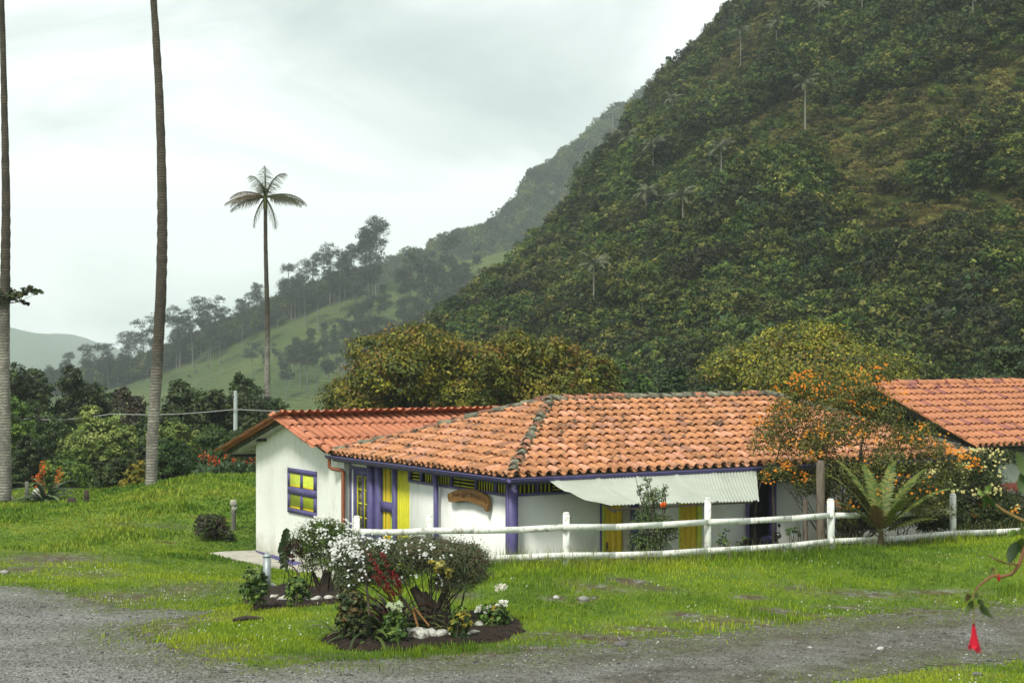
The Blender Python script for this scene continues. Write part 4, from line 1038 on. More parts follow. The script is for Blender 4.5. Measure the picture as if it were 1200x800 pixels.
wax_palm('tall palm with a thick pale ringed trunk leaning slightly, second from the left edge', [P(177,578,60.5), P(179,510,60.5), P(184,430,60.5), P(189,330,60.5), P(190,240,60.5), P(187,120,60.5), P(180,0,60.5), P(172,-130,60.5), P(168,-260,60.5)],
         [.22,.205,.20,.19,.17,.145,.115,.11,.11], 16, 40, L_=4, trunkcol=(.10, .22), leaflet=.8)
wax_palm('tall palm at the left photo edge with a leafy branch on its trunk', [P(6,586,61), P(6,500,61), P(5,420,61), P(6,330,61), P(7,240,61), P(5,120,61), P(2,0,61), P(0,-70,61)],
         [.23,.2,.19,.175,.15,.115,.09,.09], 14, 41, L_=3.6, trunkcol=(.22, .40), leaflet=.7)
fr = [(R(178),.12,1.0),(R(200),.42,.9),(R(100),1.35,1.15),(R(60),1.12,1.1),(R(5),.3,1.05),(R(-20),.05,1.0),(R(170),.25,.95),(R(215),-.9,.8),(R(-40),-.85,.85),(R(20),.3,.85),(R(130),1.1,1.0),(R(-5),.12,.95),(R(-90),.7,.9),(R(190),-.1,.9)]
wax_palm('slender palm shown whole with small drooping crown, rising behind the gabled wing', [P(313,520,90), P(313,460,90), P(313.5,380,90), P(311.5,300,90), P(311,239,90)],
         [.21,.17,.13,.105,.09], fr, 42, L_=2.25, trunkcol=(.3, .55), leaflet=.6, dead=2)
# epiphyte clump on the leftmost trunk
e0 = P(6, 352, 61)
tree('epiphyte_branch', 'leafy dark branch growing out sideways from the leftmost palm trunk', 'branch', (e0.x, e0.y - .1, e0.z), [(.15,0,0,.35,.3,.35),(.55,-.1,.1,.3,.25,.16),(.9,-.1,.28,.25,.25,.2),(1.15,0,.2,.2,.2,.2),(.7,0,-.12,.2,.2,.08),(-.3,0,.1,.3,.3,.3)], 1500, .13, DK + [(.07,.07,.02)], [2,2,1,1], 43, trunk=.03, spread=.5, stems=2, crownname='foliage')

# ------------------------------------------------------------------ prototypes for hillside trees (meshes shared by all copies)
def eucal(seed, H, spread=.16):
    rs = np.random.RandomState(seed); tr = MB(); cr = MB()
    lean = rs.uniform(-.04, .04, 2) * H
    P0 = [Vector((0, 0, -1)), Vector((lean[0] * .3, lean[1] * .3, H * .35)), Vector((lean[0], lean[1], H * .7)), Vector((lean[0] * 1.3, lean[1] * 1.3, H * .93))]
    tr.tube(P0, [H * .012, H * .010, H * .007, H * .003], 6)
    bl = []
    k = rs.randint(9, 14)
    for i in range(k):
        z = H * rs.uniform(.45, 1.0); a = rs.uniform(0, 6.28); r = H * spread * rs.uniform(.25, 1.0) * (1.15 - abs(z / H - .8))
        c = Vector((lean[0] + math.cos(a) * r, lean[1] + math.sin(a) * r, z))
        s = H * rs.uniform(.07, .125); bl.append((c.x, c.y, c.z, s * 1.25, s * 1.25, s * 1.0))
        f = max(0.3, (z / H - .12)); q = P0[0].lerp(P0[3], min(.95, f / .93))
        limb(tr, q, c, H * .004, H * .0015, rs, n=4)
    C, N, ci, nc = crown_pts(bl, 3400, rs, 16, .42, .3)
    leaf_quads(cr, C, N, rs.uniform(.6, 1.3, len(C)) * H * .024, palette([(.018,.032,.014),(.028,.044,.018),(.012,.022,.010)], [1,1,1], ci, nc, rs), rs, .55)
    return tr.build('trunk', M_grey, mesh_only=True), cr.build('crown', M_leaf, mesh_only=True)
def hpalm(seed, H, nf=13, L_=3.6):
    rs = np.random.RandomState(seed); tr = MB(); cr = MB()
    tr.tube([(0, 0, -1), (.1, 0, H * .5), (0, 0, H)], [.2, .17, .13], 6, c=(.24, .23, .19))
    for i in range(nf): frond(cr, rs, (0, 0, H), i * 2.4, rs.uniform(-.3, 1.2), L_ * rs.uniform(.85, 1.1), 1.3, [(.10,.12,.06),(.15,.16,.09),(.07,.08,.04)], .9, n=26, width=.06)
    return tr.build('trunk', M_frond, mesh_only=True), cr.build('crown', M_frond, mesh_only=True)
def two_part(name, meshes, loc, rz, sc, label, cat, group):
    o = empty(name, loc, rz, label, cat, group); o.scale = (sc, sc, sc)
    for nm, me in zip(('trunk', 'crown'), meshes):
        c = bpy.data.objects.new(nm, me); COL.objects.link(c); c.parent = o
    return o
def hit(name, px, py):
    d = (P(px, py, 100) - Vector((0, 0, CAMZ))).normalized(); r = BVH[name].ray_cast(Vector((0, 0, CAMZ)), d, 5000)
    return r[0]
def down(name, x, y):
    r = BVH[name].ray_cast(Vector((x, y, 1000)), Vector((0, 0, -1)), 3000); return r[0]
EU = [eucal(100 + i, 18, .13 + .02 * (i % 3)) for i in range(7)]
EUT = [eucal(120 + i, 18, .07) for i in range(3)]
HP = [hpalm(140 + i, 12) for i in range(3)]
rg = random.Random(12)
# the row along the pasture ridge: (px, top row)
_ridge_px = np.array([-250,-100,30,120,200,280,340,400,470,540]); 
def ridge_pt(px, dy=0):
    Y = 648 + dy * 1.5
    return down('pasture_hill', (px - 600) * Y / FPX, Y)
sky_l = [(60,430),(85,412),(105,402),(128,405),(150,392),(172,378),(190,368),(208,362),(232,352),(250,350),(268,364),(290,345),(305,335),(328,330),(345,312),(352,318),(372,298),(392,290),(405,296),(420,268),(432,262),(446,300)]
n_eu = 0
for i, (px, tp) in enumerate(sky_l):
    for k in range(3):
        pxx = px + rg.uniform(-9, 9) + (0 if k == 0 else rg.uniform(-8, 8)); q = ridge_pt(pxx, rg.uniform(-8, 12) - k * 8)
        if q is None: continue
        top_z = CAMZ - (tp + k * rg.uniform(4, 22) - HOR) * q.y / FPX; H = max(8, top_z - q.z)
        if px > 415: H = min(H, 36)
        ms = EUT[rg.randrange(3)] if px > 405 else EU[rg.randrange(7)]
        two_part('eucalyptus_tree', ms, q, rg.uniform(0, 6.28), H / 18, 'tall thin trunked tree with umbrella crown in the row along the pasture ridge', 'tree', 'trees along the pasture ridge'); n_eu += 1
# scattered trees on the pasture face
for i, (px, py, h) in enumerate([(320,425,22),(296,440,40),(345,440,30),(360,465,62),(352,455,66),(372,462,58),(386,468,60),(398,450,30),(410,462,55),(422,430,30),(438,440,66),(455,455,60),(470,400,38),(480,372,62),(492,375,78),(500,380,60),(512,372,58),(520,350,46),(535,345,36),(528,400,60),(545,372,50),(470,430,50),(488,440,60),(505,430,60),(440,400,28),(425,395,20),(335,470,50),(392,400,18),(505,335,26),(540,330,22),(560,330,40),(455,372,26),(365,420,34),(380,410,30),(412,418,44),(426,408,40),(444,425,52),(466,415,46),(478,405,56),(490,398,48),(500,415,60),(515,395,56),(534,380,60),(548,350,40),(404,440,50),(432,465,64),(474,445,66),(350,430,34),(340,452,44),(520,440,60),(540,430,60),(560,400,60),(310,440,30),(330,448,36),(492,350,34),(510,345,30),(530,335,34)] + [(rg.uniform(370, 545), 0, rg.uniform(34, 58)) for _ in range(34)]):
    if py == 0: py = rg.uniform(np.interp(px, [370, 545], [385, 318]), 440)
    q = hit('pasture_hill', px, py)
    if q is None: continue
    H = h * q.y / FPX
    ms = EU[rg.randrange(7)] if i % 3 else EUT[rg.randrange(3)]
    two_part('eucalyptus_tree', ms, q, rg.uniform(0, 6.28), H / 18, 'slim tree with thin crown scattered on the pasture slope below the ridge row', 'tree', 'trees scattered on the pasture slope')
for i, (px, py, h) in enumerate([(230,452,18),(245,446,18),(258,440,18),(268,436,16),(222,456,16),(300,425,14),(285,432,16),(420,470,40),(402,474,46),(447,470,50),(465,474,50),(500,470,56),(518,460,50)]):
    q = hit('pasture_hill', px, py)
    if q is None: continue
    H = h * q.y / FPX
    two_part('hillside_palm', HP[i % 3], q, rg.uniform(0, 6.28), H / 13, 'small thin palm standing on the open pasture slope', 'palm', 'palms on the pasture slope')
# palms on the skyline of the forested ridge and mountain
for i, (px, py, h) in enumerate([(718,158,38),(582,262,22),(520,296,24),(503,300,22),(645,246,30),(665,238,26),(487,318,26),(620,262,26)]):
    q = hit('forested_ridge', px, py + 8)
    q = q or hit('forested_mountain', px, py + 12)
    if q is None: continue
    H = max(8, h * q.y / FPX)
    two_part('hillside_palm', HP[i % 3], q, rg.uniform(0, 6.28), H / 13, ['palm alone on the skyline near the top of the bluish ridge','palm on the skyline where the bluish ridge meets the mountain','palm on the low skyline of the bluish ridge','palm leftmost but one on the bluish ridge skyline','dark palm on the bluish ridge below the tall skyline palm','dark palm against the pale gap beside the mountain edge','leftmost palm on the bluish ridge skyline','dark palm half way up the bluish ridge'][i], 'palm', 'palms on the forested ridge skyline')
MPL = ['tallest pale palm on the mountain, alone high above the yellow tipped tree','palm high on the mountain near the top photo edge, left of brown scrub','short white trunked palm on the mountain, left of centre of the wooded face','bleached palm on the lower mountain, right above the small rust tree','faint palm on the left flank of the mountain','palm on the upper wooded face right of the skyline edge','palm close to the upper skyline of the mountain','palm inside the brown scrub patch near the top right','small palm between the short white trunked palm and the brown scrub','small palm just above the short white trunked palm','palm at the top of the mountain face right of the skyline','small palm below the short white trunked palm','rightmost palm on the mountain','low palm at mid height of the mountain face']
for i, (px, py, h) in enumerate([(944,165,75),(910,82,32),(765,228,34),(696,385,52),(680,262,26),(788,165,26),(868,85,26),(1010,45,30),(845,240,26),(735,215,30),(960,62,36),(757,290,26),(1140,60,24),(800,300,24)]):
    q = hit('forested_mountain', px, py)
    if q is None: continue
    H = max(7, h * q.y / FPX)
    two_part('hillside_palm', HP[i % 3], q, rg.uniform(0, 6.28), H / 13, MPL[i], 'palm', 'palms on the mountain face')
wax_palm('palm crown poking up just behind the olive and rust trees', [P(598,470,84), P(598,430,84), P(598,402,84)], [.15,.14,.13], [(R(170),.5,1),(R(150),1.0,1),(R(40),1.1,1),(R(10),.3,1),(R(80),1.3,.8),(R(-10),-.1,1.1),(R(190),.1,.8),(R(-90),.6,.8)], 44, L_=1.2, leaflet=.3, trunkcol=(.9, 1))

# ------------------------------------------------------------------ forest on the mountain and the ridge (stuff, instanced crowns)
pcol = bpy.data.collections.new('forest_crowns')
M_forest = mat('forest_leaves', attr=True, rough=.6, transl=.15, rnd=.75, spec=.25)
def forest_proto(seed, kind):
    rs = np.random.RandomState(seed); mb = MB()
    if kind == 'bush':
        bl = lobes(rs, (0, 0, .35), (1, 1, .6), 7, (.3, .55)); n, lf = 900, .11; cols = [(.13,.11,.028),(.08,.105,.02),(.17,.15,.04)]
    elif kind == 'conic':
        bl = [(0, 0, .3 + .35 * i, 1.0 - .17 * i, 1.0 - .17 * i, .32) for i in range(5)]; n, lf = 1000, .15; cols = [(.03,.055,.018),(.05,.075,.02)]
    else:
        bl = lobes(rs, (0, 0, .9), (1, 1, .85), 14, (.22, .45)); n, lf = 2600, .09; cols = [(.030,.058,.007),(.062,.088,.010),(.012,.028,.004),(.13,.135,.026)]
    C, N, ci, nc = crown_pts(bl, n, rs, 14, .34, .15)
    leaf_quads(mb, C, N, rs.uniform(.6, 1.4, n) * lf, palette(cols, [3, 3, 2, 1][:len(cols)], ci, nc, rs, .25), rs, .6)
    me = mb.build('forest_crown', M_forest, mesh_only=True)
    o = bpy.data.objects.new(f'p{len(pcol.objects)}_crown', me); pcol.objects.link(o); return o
for i in range(5): forest_proto(200 + i, 'tree')
forest_proto(206, 'conic'); forest_proto(207, 'bush'); forest_proto(208, 'bush')
def gn_scatter(name, label, pts, scl, rot, idx):
    me = bpy.data.meshes.new(name); me.vertices.add(len(pts)); me.vertices.foreach_set('co', np.asarray(pts, np.float32).reshape(-1))
    for nm, ty, dat, key in (('scl', 'FLOAT_VECTOR', scl, 'vector'), ('rot', 'FLOAT_VECTOR', rot, 'vector'), ('idx', 'INT', idx, 'value')):
        a = me.attributes.new(nm, ty, 'POINT'); a.data.foreach_set(key, np.asarray(dat, np.int32 if ty == 'INT' else np.float32).reshape(-1))
    o = bpy.data.objects.new(name, me); COL.objects.link(o); me.materials.append(M_forest)
    ng = bpy.data.node_groups.new(name, 'GeometryNodeTree')
    ng.interface.new_socket('Geometry', in_out='INPUT', socket_type='NodeSocketGeometry'); ng.interface.new_socket('Geometry', in_out='OUTPUT', socket_type='NodeSocketGeometry')
    N = ng.nodes; K = ng.links.new; gi = N.new('NodeGroupInput'); go = N.new('NodeGroupOutput')
    ip = N.new('GeometryNodeInstanceOnPoints'); ci = N.new('GeometryNodeCollectionInfo'); ci.inputs['Collection'].default_value = pcol
    ci.inputs['Separate Children'].default_value = True; ci.inputs['Reset Children'].default_value = True
    def na(nm, ty):
        q = N.new('GeometryNodeInputNamedAttribute'); q.data_type = ty; q.inputs['Name'].default_value = nm; return q.outputs['Attribute']
    ip.inputs['Pick Instance'].default_value = True
    K(gi.outputs[0], ip.inputs['Points']); K(ci.outputs[0], ip.inputs['Instance']); K(na('idx', 'INT'), ip.inputs['Instance Index'])
    e2 = N.new('FunctionNodeEulerToRotation'); K(na('rot', 'FLOAT_VECTOR'), e2.inputs[0]); K(e2.outputs[0], ip.inputs['Rotation']); K(na('scl', 'FLOAT_VECTOR'), ip.inputs['Scale'])
    K(ip.outputs[0], go.inputs[0])
    md = o.modifiers.new('scatter', 'NODES'); md.node_group = ng
    return tag(o, label, kind='stuff')
def scatter_on(T, n, rs, vmin=0.0, vmax=1.12):
    nu, nv = T.shape[0] - 1, T.shape[1] - 1
    A = np.cross(T[1:, :-1] - T[:-1, :-1], T[:-1, 1:] - T[:-1, :-1]); area = np.linalg.norm(A, axis=2)
    jmax = int(nv * vmax / 1.35); j0 = int(nv * vmin / 1.35); area[:, jmax:] = 0; area[:, :j0] = 0
    p = area.reshape(-1); p = p / p.sum(); k = rs.choice(len(p), n, p=p); i, j = k // nv, k % nv
    a, b = rs.rand(n, 1), rs.rand(n, 1)
    return T[i, j] * (1 - a) * (1 - b) + T[i + 1, j] * a * (1 - b) + T[i, j + 1] * (1 - a) * b + T[i + 1, j + 1] * a * b
def visible_filter(Q, margin=60):
    px = 600 + Q[:, 0] / Q[:, 1] * FPX; py = HOR - (Q[:, 2] - CAMZ) / Q[:, 1] * FPX
    return (px > -margin - 150) & (px < 1200 + margin + 150) & (py > -margin - 120) & (py < 520)
rs = np.random.RandomState(77)
Q = scatter_on(MT, 34000, rs); Q = Q[visible_filter(Q)]
px = 600 + Q[:, 0] / Q[:, 1] * FPX; py = HOR - (Q[:, 2] - CAMZ) / Q[:, 1] * FPX
nz_ = np.array([noise.fractal(Vector((q[0] / 27, q[1] / 27 + 3, q[2] / 27)), 1, 2, 4) for q in Q])
# open scrubby patches, more of them high on the right of the slope
bare = nz_ + .9 * np.exp(-(((px - 1010) / 170) ** 2 + ((py - 190) / 120) ** 2)) + .45 * smooth(1000, 1200, px) * smooth(260, 60, py) + .3 * np.exp(-(((px - 700) / 60) ** 2 + ((py - 330) / 60) ** 2))
isb = bare > .42
r = np.where(isb, rs.uniform(.5, 1.4, len(Q)), 1.0 + 2.5 * rs.rand(len(Q)) ** 1.6)
keep = np.where(isb, True, rs.rand(len(Q)) < .6)
Q, r, isb = Q[keep], r[keep], isb[keep]
idx = np.where(isb, np.where(rs.rand(len(Q)) < .18, 2, rs.randint(6, 8, len(Q))), np.where(rs.rand(len(Q)) < .06, 5, rs.randint(0, 5, len(Q))))
Q[:, 2] -= r * .25
scl = np.stack([r * rs.uniform(.85, 1.2, len(r)), r * rs.uniform(.85, 1.2, len(r)), r * rs.uniform(.75, 1.15, len(r))], 1)
rot = np.stack([rs.uniform(-.2, .2, len(r)), rs.uniform(-.2, .2, len(r)), rs.uniform(0, 6.28, len(r))], 1)
gn_scatter('mountain_forest', 'dense dark green forest and brown scrub covering the steep mountain', Q, scl, rot, idx)
nm_ = len(Q)
Q = scatter_on(RT, 9000, rs, vmin=.2); Q = Q[visible_filter(Q)]; r = rs.uniform(3.4, 7.0, len(Q)); Q[:, 2] -= r * .2
scl = np.stack([r, r, r * rs.uniform(.8, 1.4, len(r))], 1); rot = np.stack([r * 0, r * 0, rs.uniform(0, 6.28, len(r))], 1)
gn_scatter('ridge_forest', 'bluish forest covering the far ridge', Q, scl, rot, rs.choice([0, 1, 2, 3, 4, 5], len(Q)))
print('forest', nm_, len(Q))
# trees on the left flank of the pasture hill reading as a mass behind the ridge row
Q = scatter_on(PT, 9000, rs, vmin=.955, vmax=1.15); px = 600 + Q[:, 0] / Q[:, 1] * FPX; py = HOR - (Q[:, 2] - CAMZ) / Q[:, 1] * FPX
yl_ = np.interp(px, [40, 130, 200, 300, 400], [466, 454, 430, 388, 345])
Q = Q[(px > 20) & (px < 430)][:900]; r = rs.uniform(2.4, 4.6, len(Q))
scl = np.stack([r, r, r * 1.3], 1); rot = np.stack([r * 0, r * 0, rs.uniform(0, 6.28, len(r))], 1)
gn_scatter('undergrowth', 'low bushes under the trees of the pasture ridge', Q, scl, rot, rs.randint(0, 5, len(Q)))

# far-off woods on the flat valley floor beyond the left thicket
n = 2600; Y = 310 + 500 * rs.rand(n) ** 1.3; px = rs.uniform(-260, 330, n); X = (px - 600) * Y / FPX; Z = gz(X, Y); Q = np.stack([X, Y, Z], 1); r = rs.uniform(2.0, 4.2, n) * (1 + Y / 1500)
qq = np.array([down('pasture_hill', a, b) is not None for a, b in zip(X, Y)]); Q = Q[~qq | (Y < 395)]; r = r[~qq | (Y < 395)]; m_ = (Q[:, 1] < 395); Q, r = Q[~m_ | (Q[:, 0] / Q[:, 1] * FPX + 600 < 150)], r[~m_ | (Q[:, 0] / Q[:, 1] * FPX + 600 < 150)]
gn_scatter('valley_woods', 'far-off misty woods on the valley floor at the left', Q, np.stack([r, r, r * .9], 1), np.stack([r * 0, r * 0, rs.uniform(0, 6.28, len(r))], 1), rs.randint(0, 5, len(r)))
# ------------------------------------------------------------------ fence
fx = [(418,34.0,619,652,604),(502,33.4,618,650,603),(663,33.0,614,647,600),(829,35.2,608,641.5,583),(974,37.3,600,630.5,584),(1117,39.7,595,621,578),(1262,42.1,590,613,573)]
b0 = P(663, 662, 33.0)
fence = empty('wooden_fence', (b0.x, b0.y, 0), 0, 'low two rail wooden fence in chipped white paint along the grass bank', 'fence')
O = Vector((b0.x, b0.y, 0)); rgf = random.Random(3)
def obox(mb, a, b, th, h):
    """box from a to b (centre line), th across, h high"""
    a, b = Vector(a) - O, Vector(b) - O; d = (b - a).normalized(); s = d.cross(Vector((0, 0, 1))).normalized() * th / 2; u = Vector((0, 0, h / 2))
    mb.hexa([tuple(v) for v in (a - s - u, b - s - u, b + s - u, a + s - u, a - s + u, b - s + u, b + s + u, a + s + u)])
for i, (px, Y, t, b, tp) in enumerate(fx):
    q = P(px, tp, Y); g_ = gz1(q.x, q.y); w = .066 + rgf.uniform(-.008, .008); mb = MB(); lx, ly = rgf.uniform(-.02, .02), rgf.uniform(-.02, .02)
    c = q - O; zc_ = q.z - .035
    ro = [(-w, -w), (w, -w), (w, w), (-w, w)]
    mb.hexa([(c.x + x, c.y + y, g_ - .3) for x, y in ro] + [(c.x + x * .95 + lx, c.y + y * .95 + ly, zc_) for x, y in ro])
    mb.hexa([(c.x + x * .95 + lx, c.y + y * .95 + ly, zc_ + .001) for x, y in ro] + [(c.x + x * .7 + lx, c.y + y * .7 + ly, q.z) for x, y in ro])
    po = mb.build('post', M_fence, fence)
    if i < len(fx) - 1:
        px2, Y2, t2, b2, _ = fx[i + 1]
        for k, (r1, r2) in enumerate(((t, t2), (b, b2))):
            if k == 0 and i == 5: continue
            a = P(px, r1 + 3.5, Y - .10); e_ = P(px2, r2 + 3.5, Y2 - .10); d = (e_ - a)
            off = d.normalized() * (.07 if k == 0 else .0)
            n_ = 3; mb = MB(); pr = a - d.normalized() * .06; 
            for j in range(n_):
                t_ = (j + 1) / n_; p = a.lerp(e_, t_) + Vector((0, 0, -.03 * math.sin(math.pi * t_) + rgf.uniform(-.006, .006)))
                if j == n_ - 1: p = e_ - d.normalized() * .002 * (1 + k)
                obox(mb, pr, p, .03, .122); pr = p
            mb.build('rail', M_fence, fence)

# ------------------------------------------------------------------ beds, stones, bollard
def bed(name, label, pxs, h, seed):
    pl = Garr([p[0] for p in pxs], [p[1] for p in pxs]); poly = [tuple(p[:2]) for p in pl]
    x0, x1 = min(p[0] for p in poly) - .2, max(p[0] for p in poly) + .2; y0_, y1_ = min(p[1] for p in poly) - .2, max(p[1] for p in poly) + .2
    xs_, ys_ = np.arange(x0, x1, .05), np.arange(y0_, y1_, .05)
    f = lambda x, y: np.where(inpoly(x, y, poly), dpoly(x, y, poly), -dpoly(x, y, poly)) + .10 * _sn(x, y, 6, seed) + .07 * _sn(x, y, 17, seed + 9) 
    V, F = grid_mesh(xs_, ys_, lambda x, y: gz(x, y) + np.clip(f(x, y) * .6, -.06, h) + .03 * _sn(x, y, 16, seed + 1) + .02 * _sn(x, y, 31, seed + 2), keep=lambda v: f(v[:, 0], v[:, 1]) > -.06)
    mb = MB(); mb.raw(V, F)
    o = mb.build(name, M_soil, smooth=True, label=label, cat='flower bed'); return poly
BEDA = bed('flower_bed', 'bare dark soil bed under the daisy bush nearest the gable wall, by the steel post', [(281,704),(288,697),(305,692),(345,686),(395,688),(425,698),(405,707),(350,712),(320,714),(296,715)], .07, 31)
BEDB = bed('flower_bed', 'bare dark soil bed closest to the road, under the biggest daisy bush', [(373,752),(392,742),(440,730),(500,722),(560,720),(605,728),(616,741),(596,752),(540,758),(480,764),(430,764),(395,762)], .08, 41)
rs = np.random.RandomState(5)
def rock(name, px, py, r, matl, label, cat, group=None, flat=.6, sub=2, seed=0, dz=.0):
    q = G(px, py); rg_ = random.Random(seed); mb = MB(); bm = bmesh.new(); bmesh.ops.create_icosphere(bm, subdivisions=sub, radius=1)
    vs = []
    for v in bm.verts:
        k = 1 + .35 * noise.noise(v.co * 1.3 + Vector((seed * 3.1, 0, 0))) + .15 * noise.noise(v.co * 3.5 + Vector((seed, 5, 0)))
        vs.append((v.co.x * r[0] * k, v.co.y * r[1] * k, v.co.z * r[2] * k))
    mb.raw(vs, [tuple(w.index for w in f.verts) + (f.verts[-1].index,) for f in bm.faces]); bm.free()
    o = mb.build(name, matl, smooth=True, label=label, cat=cat, group=group); o.location = (q.x, q.y, q.z + r[2] * .35 + dz); o.rotation_euler = (0, 0, rg_.uniform(0, 3)); return o
for i, (px, py, s) in enumerate([(303,692,.10),(318,690,.09),(322,703,.09),(334,706,.11),(345,709,.10),(357,708,.08),(371,706.5,.10),(386,705.5,.09),(400,704,.10),(309,699,.08)]):
    rock('edging_stone', px, py, (s * 1.3, s, s * .75), M_rock, 'whitewashed stone in the ring round the dark bed beside the steel post', 'stone', 'stones edging the bed by the steel post', seed=i + 1, dz=.03)
for i, (px, py, s) in enumerate([(464,748,.10),(475,750,.15),(489,752,.18),(503,750,.13),(517,749,.12),(529,748,.08),(546,749,.09),(556,747,.08),(562,739,.10)]):
    rock('edging_stone', px, py, (s * 1.25, s * .9, s * .8), M_rock, 'whitewashed lumpy stone along the front of the bed nearest the road', 'stone', 'stones edging the bed nearest the road', seed=i + 21, dz=.03)
for i, (px, py, s, lb) in enumerate([(428/1200*360+600,757,.11,'low pale grey stone at the edge of the road right of the flower beds'),(684,703,.09,'reddish brown clod on the bare patch behind the road verge'),(696,702,.05,'small grey stone beside the reddish clod on the lawn'),(652,701,.07,'flat whitish stone lying on the lawn left of the reddish clod'),(1145,792,.07,'dark stone on the grass in the bottom right corner'),(5,672,.10,'dark stone at the left edge where lawn meets gravel'),(1032,761,.07,'pale stone lying in the middle of the gravel road')]):
    rock('loose_stone', px, py, (s * 1.3, s, s * .6), M_stone if i not in (3, 6) else M_rock, lb, 'stone', seed=i + 41)
q = G(313, 691)
bo = empty('steel_bollard', q, 0, 'grey galvanised square post with pointed top beside the rear flower bed', 'post')
mb = MB(); w = .075; H_ = .70
mb.hexa([(-w, -w, -.2), (w, -w, -.2), (w, w, -.2), (-w, w, -.2), (-w, -w, H_), (w, -w, H_), (w, w, H_), (-w, w, H_)]); mb.build('shaft', M_steel, bo)
mb = MB(); w *= 1.12; mb.raw([(-w, -w, H_ + .001), (w, -w, H_ + .001), (w, w, H_ + .001), (-w, w, H_ + .001), (-w, -w, H_ + .03), (w, -w, H_ + .03), (w, w, H_ + .03), (-w, w, H_ + .03), (0, 0, H_ + .13)],
    [(3, 2, 1, 0), (0, 1, 5, 4), (1, 2, 6, 5), (2, 3, 7, 6), (3, 0, 4, 7), (4, 5, 8, 8), (5, 6, 8, 8), (6, 7, 8, 8), (7, 4, 8, 8)]); mb.build('cap', M_steel, bo)
q = G(293, 728); mb = MB(); mb.tube([(-.3, 0, .03), (-.05, .05, .05), (.25, .0, .04)], [.03, .045, .02], 6, wob=.3)
o = mb.build('dead_stick', M_bark, label='short dark rotten stick lying on the lawn in front of the rear bed', cat='stick'); o.location = q; o.rotation_euler = (0, 0, .3)

# ------------------------------------------------------------------ garden plants
def flowers(mb, C, r, col, rs, petals=6, up=None):
    """small open flowers: a ring of petals"""
    n = len(C); N = up if up is not None else unit(rs, n) * .6 + np.array([0, -.55, .6])
    N = N / np.linalg.norm(N, axis=1, keepdims=True); a = np.cross(N, unit(rs, n)); a /= np.linalg.norm(a, axis=1, keepdims=True); b = np.cross(N, a)
    for k in range(petals):
        t = 2 * math.pi * k / petals; d = a * math.cos(t) + b * math.sin(t); s = -a * math.sin(t) + b * math.cos(t)
        rr = (np.asarray(r) * np.ones(n))[:, None]
        V = np.stack([C, C + d * rr * .6 + s * rr * .3 + N * rr * .15, C + d * rr, C + d * rr * .6 - s * rr * .3 + N * rr * .15], 1).reshape(-1, 3)
        mb.raw(V, np.arange(n * 4).reshape(n, 4), np.repeat(np.array(col) * rs.uniform(.85, 1.1, (n, 1)), 4, axis=0))
def bush_pts(Y, items, gx):
    """lobes given as image ellipses (px,py,rx,ry[,dy]) at distance Y, relative to base gx"""
    out_ = []
    for it in items:
        px, py, rx, ry = it[:4]; dy = it[4] if len(it) > 4 else 0
        c = P(px, py, Y + dy); k = (Y + dy) / FPX
        out_.append((c.x - gx.x, c.y - gx.y, c.z - gx.z, rx * k, rx * k * .8, ry * k))
    return out_
def plant(name, label, cat, base, Y, items, n, leaf, cols, wts, seed, fl=(), stems=(), aspect=.4, clump=18, spread=.35, inner=.3, stem_r=.015, group=None, droop=0, var=.25, trunkpts=None):
    rs = np.random.RandomState(seed); g_ = G(*base) if not isinstance(base, Vector) else base
    o = empty(name, g_, 0, label, cat, group); bl = bush_pts(Y, items, g_)
    mb = MB(); C, N, ci, nc = crown_pts(bl, n, rs, clump, spread, inner)
    leaf_quads(mb, C, N, rs.uniform(.6, 1.35, len(C)) * leaf, palette(cols, wts, ci, nc, rs, var), rs, aspect, droop); mb.build('foliage', M_leaf, o)
    mb = MB()
    for k, b in enumerate(bl):
        for j in range(2): limb(mb, (rs.uniform(-.06, .06), rs.uniform(-.05, .05), -.08), (b[0] + rs.uniform(-.4, .4) * b[3], b[1], b[2] + b[5] * rs.uniform(-.2, .6)), stem_r, stem_r * .35, rs, n=5)
    for s_ in stems:
        pts = [P(x, y, Y) - g_ for x, y in s_[0]]; mb.tube(pts, s_[1], 7, wob=.15, seed=seed)
    mb.build('stem', M_bark, o)
    for (fname, items2, nf, r, col, petals) in fl:
        fb = bush_pts(Y, items2, g_); mb = MB(); C, N, ci, nc = crown_pts(fb, nf, rs, 3 if r < .03 else 5, .3, .05)
        flowers(mb, C + N * .02, rs.uniform(.7, 1.3, nf) * r, col, rs, petals); mb.build(fname, M_petal, o)
    return o
FE = [(.06,.085,.03), (.09,.12,.035), (.035,.05,.02), (.10,.09,.035)]
plant('daisy_bush', 'tall green bush topped with masses of white daisies, nearest the gable wall', 'bush', (383, 697), 32.6,
      [(372,638,30,26),(395,640,26,25),(380,622,24,14),(356,648,18,18),(408,652,18,18,-.2),(385,662,30,14)], 15000, .055, [(.07,.12,.02),(.11,.17,.03),(.045,.07,.015),(.18,.25,.04)], [3,3,2,1], 61,
      fl=[('flower', [(372,628,30,20,-.15),(385,618,26,12),(395,632,24,20,-.2),(360,640,18,16,-.2),(408,645,16,14,-.3)], 560, .024, (.72, .74, .68), 6)], stems=[([(383,700),(380,684),(384,668)], [.12,.10,.08]), ([(376,700),(372,684),(366,668)], [.06,.05,.03]), ([(388,698),(392,682),(398,664)], [.06,.05,.03])], aspect=.3, clump=14)
plant('purple_leaf_shrub', 'thin shrub with dark red leaves leaning out left of the rear daisy bush', 'bush', (358, 696), 32.4,
      [(345,643,11,13),(353,652,9,10),(349,633,7,6),(340,655,5,6)], 900, .06, [(.10,.03,.025),(.06,.035,.02),(.05,.06,.02)], [2,2,2], 62, stems=[([(360,698),(355,680),(345,665),(334,658)], [.02,.018,.015,.01])], stem_r=.012)
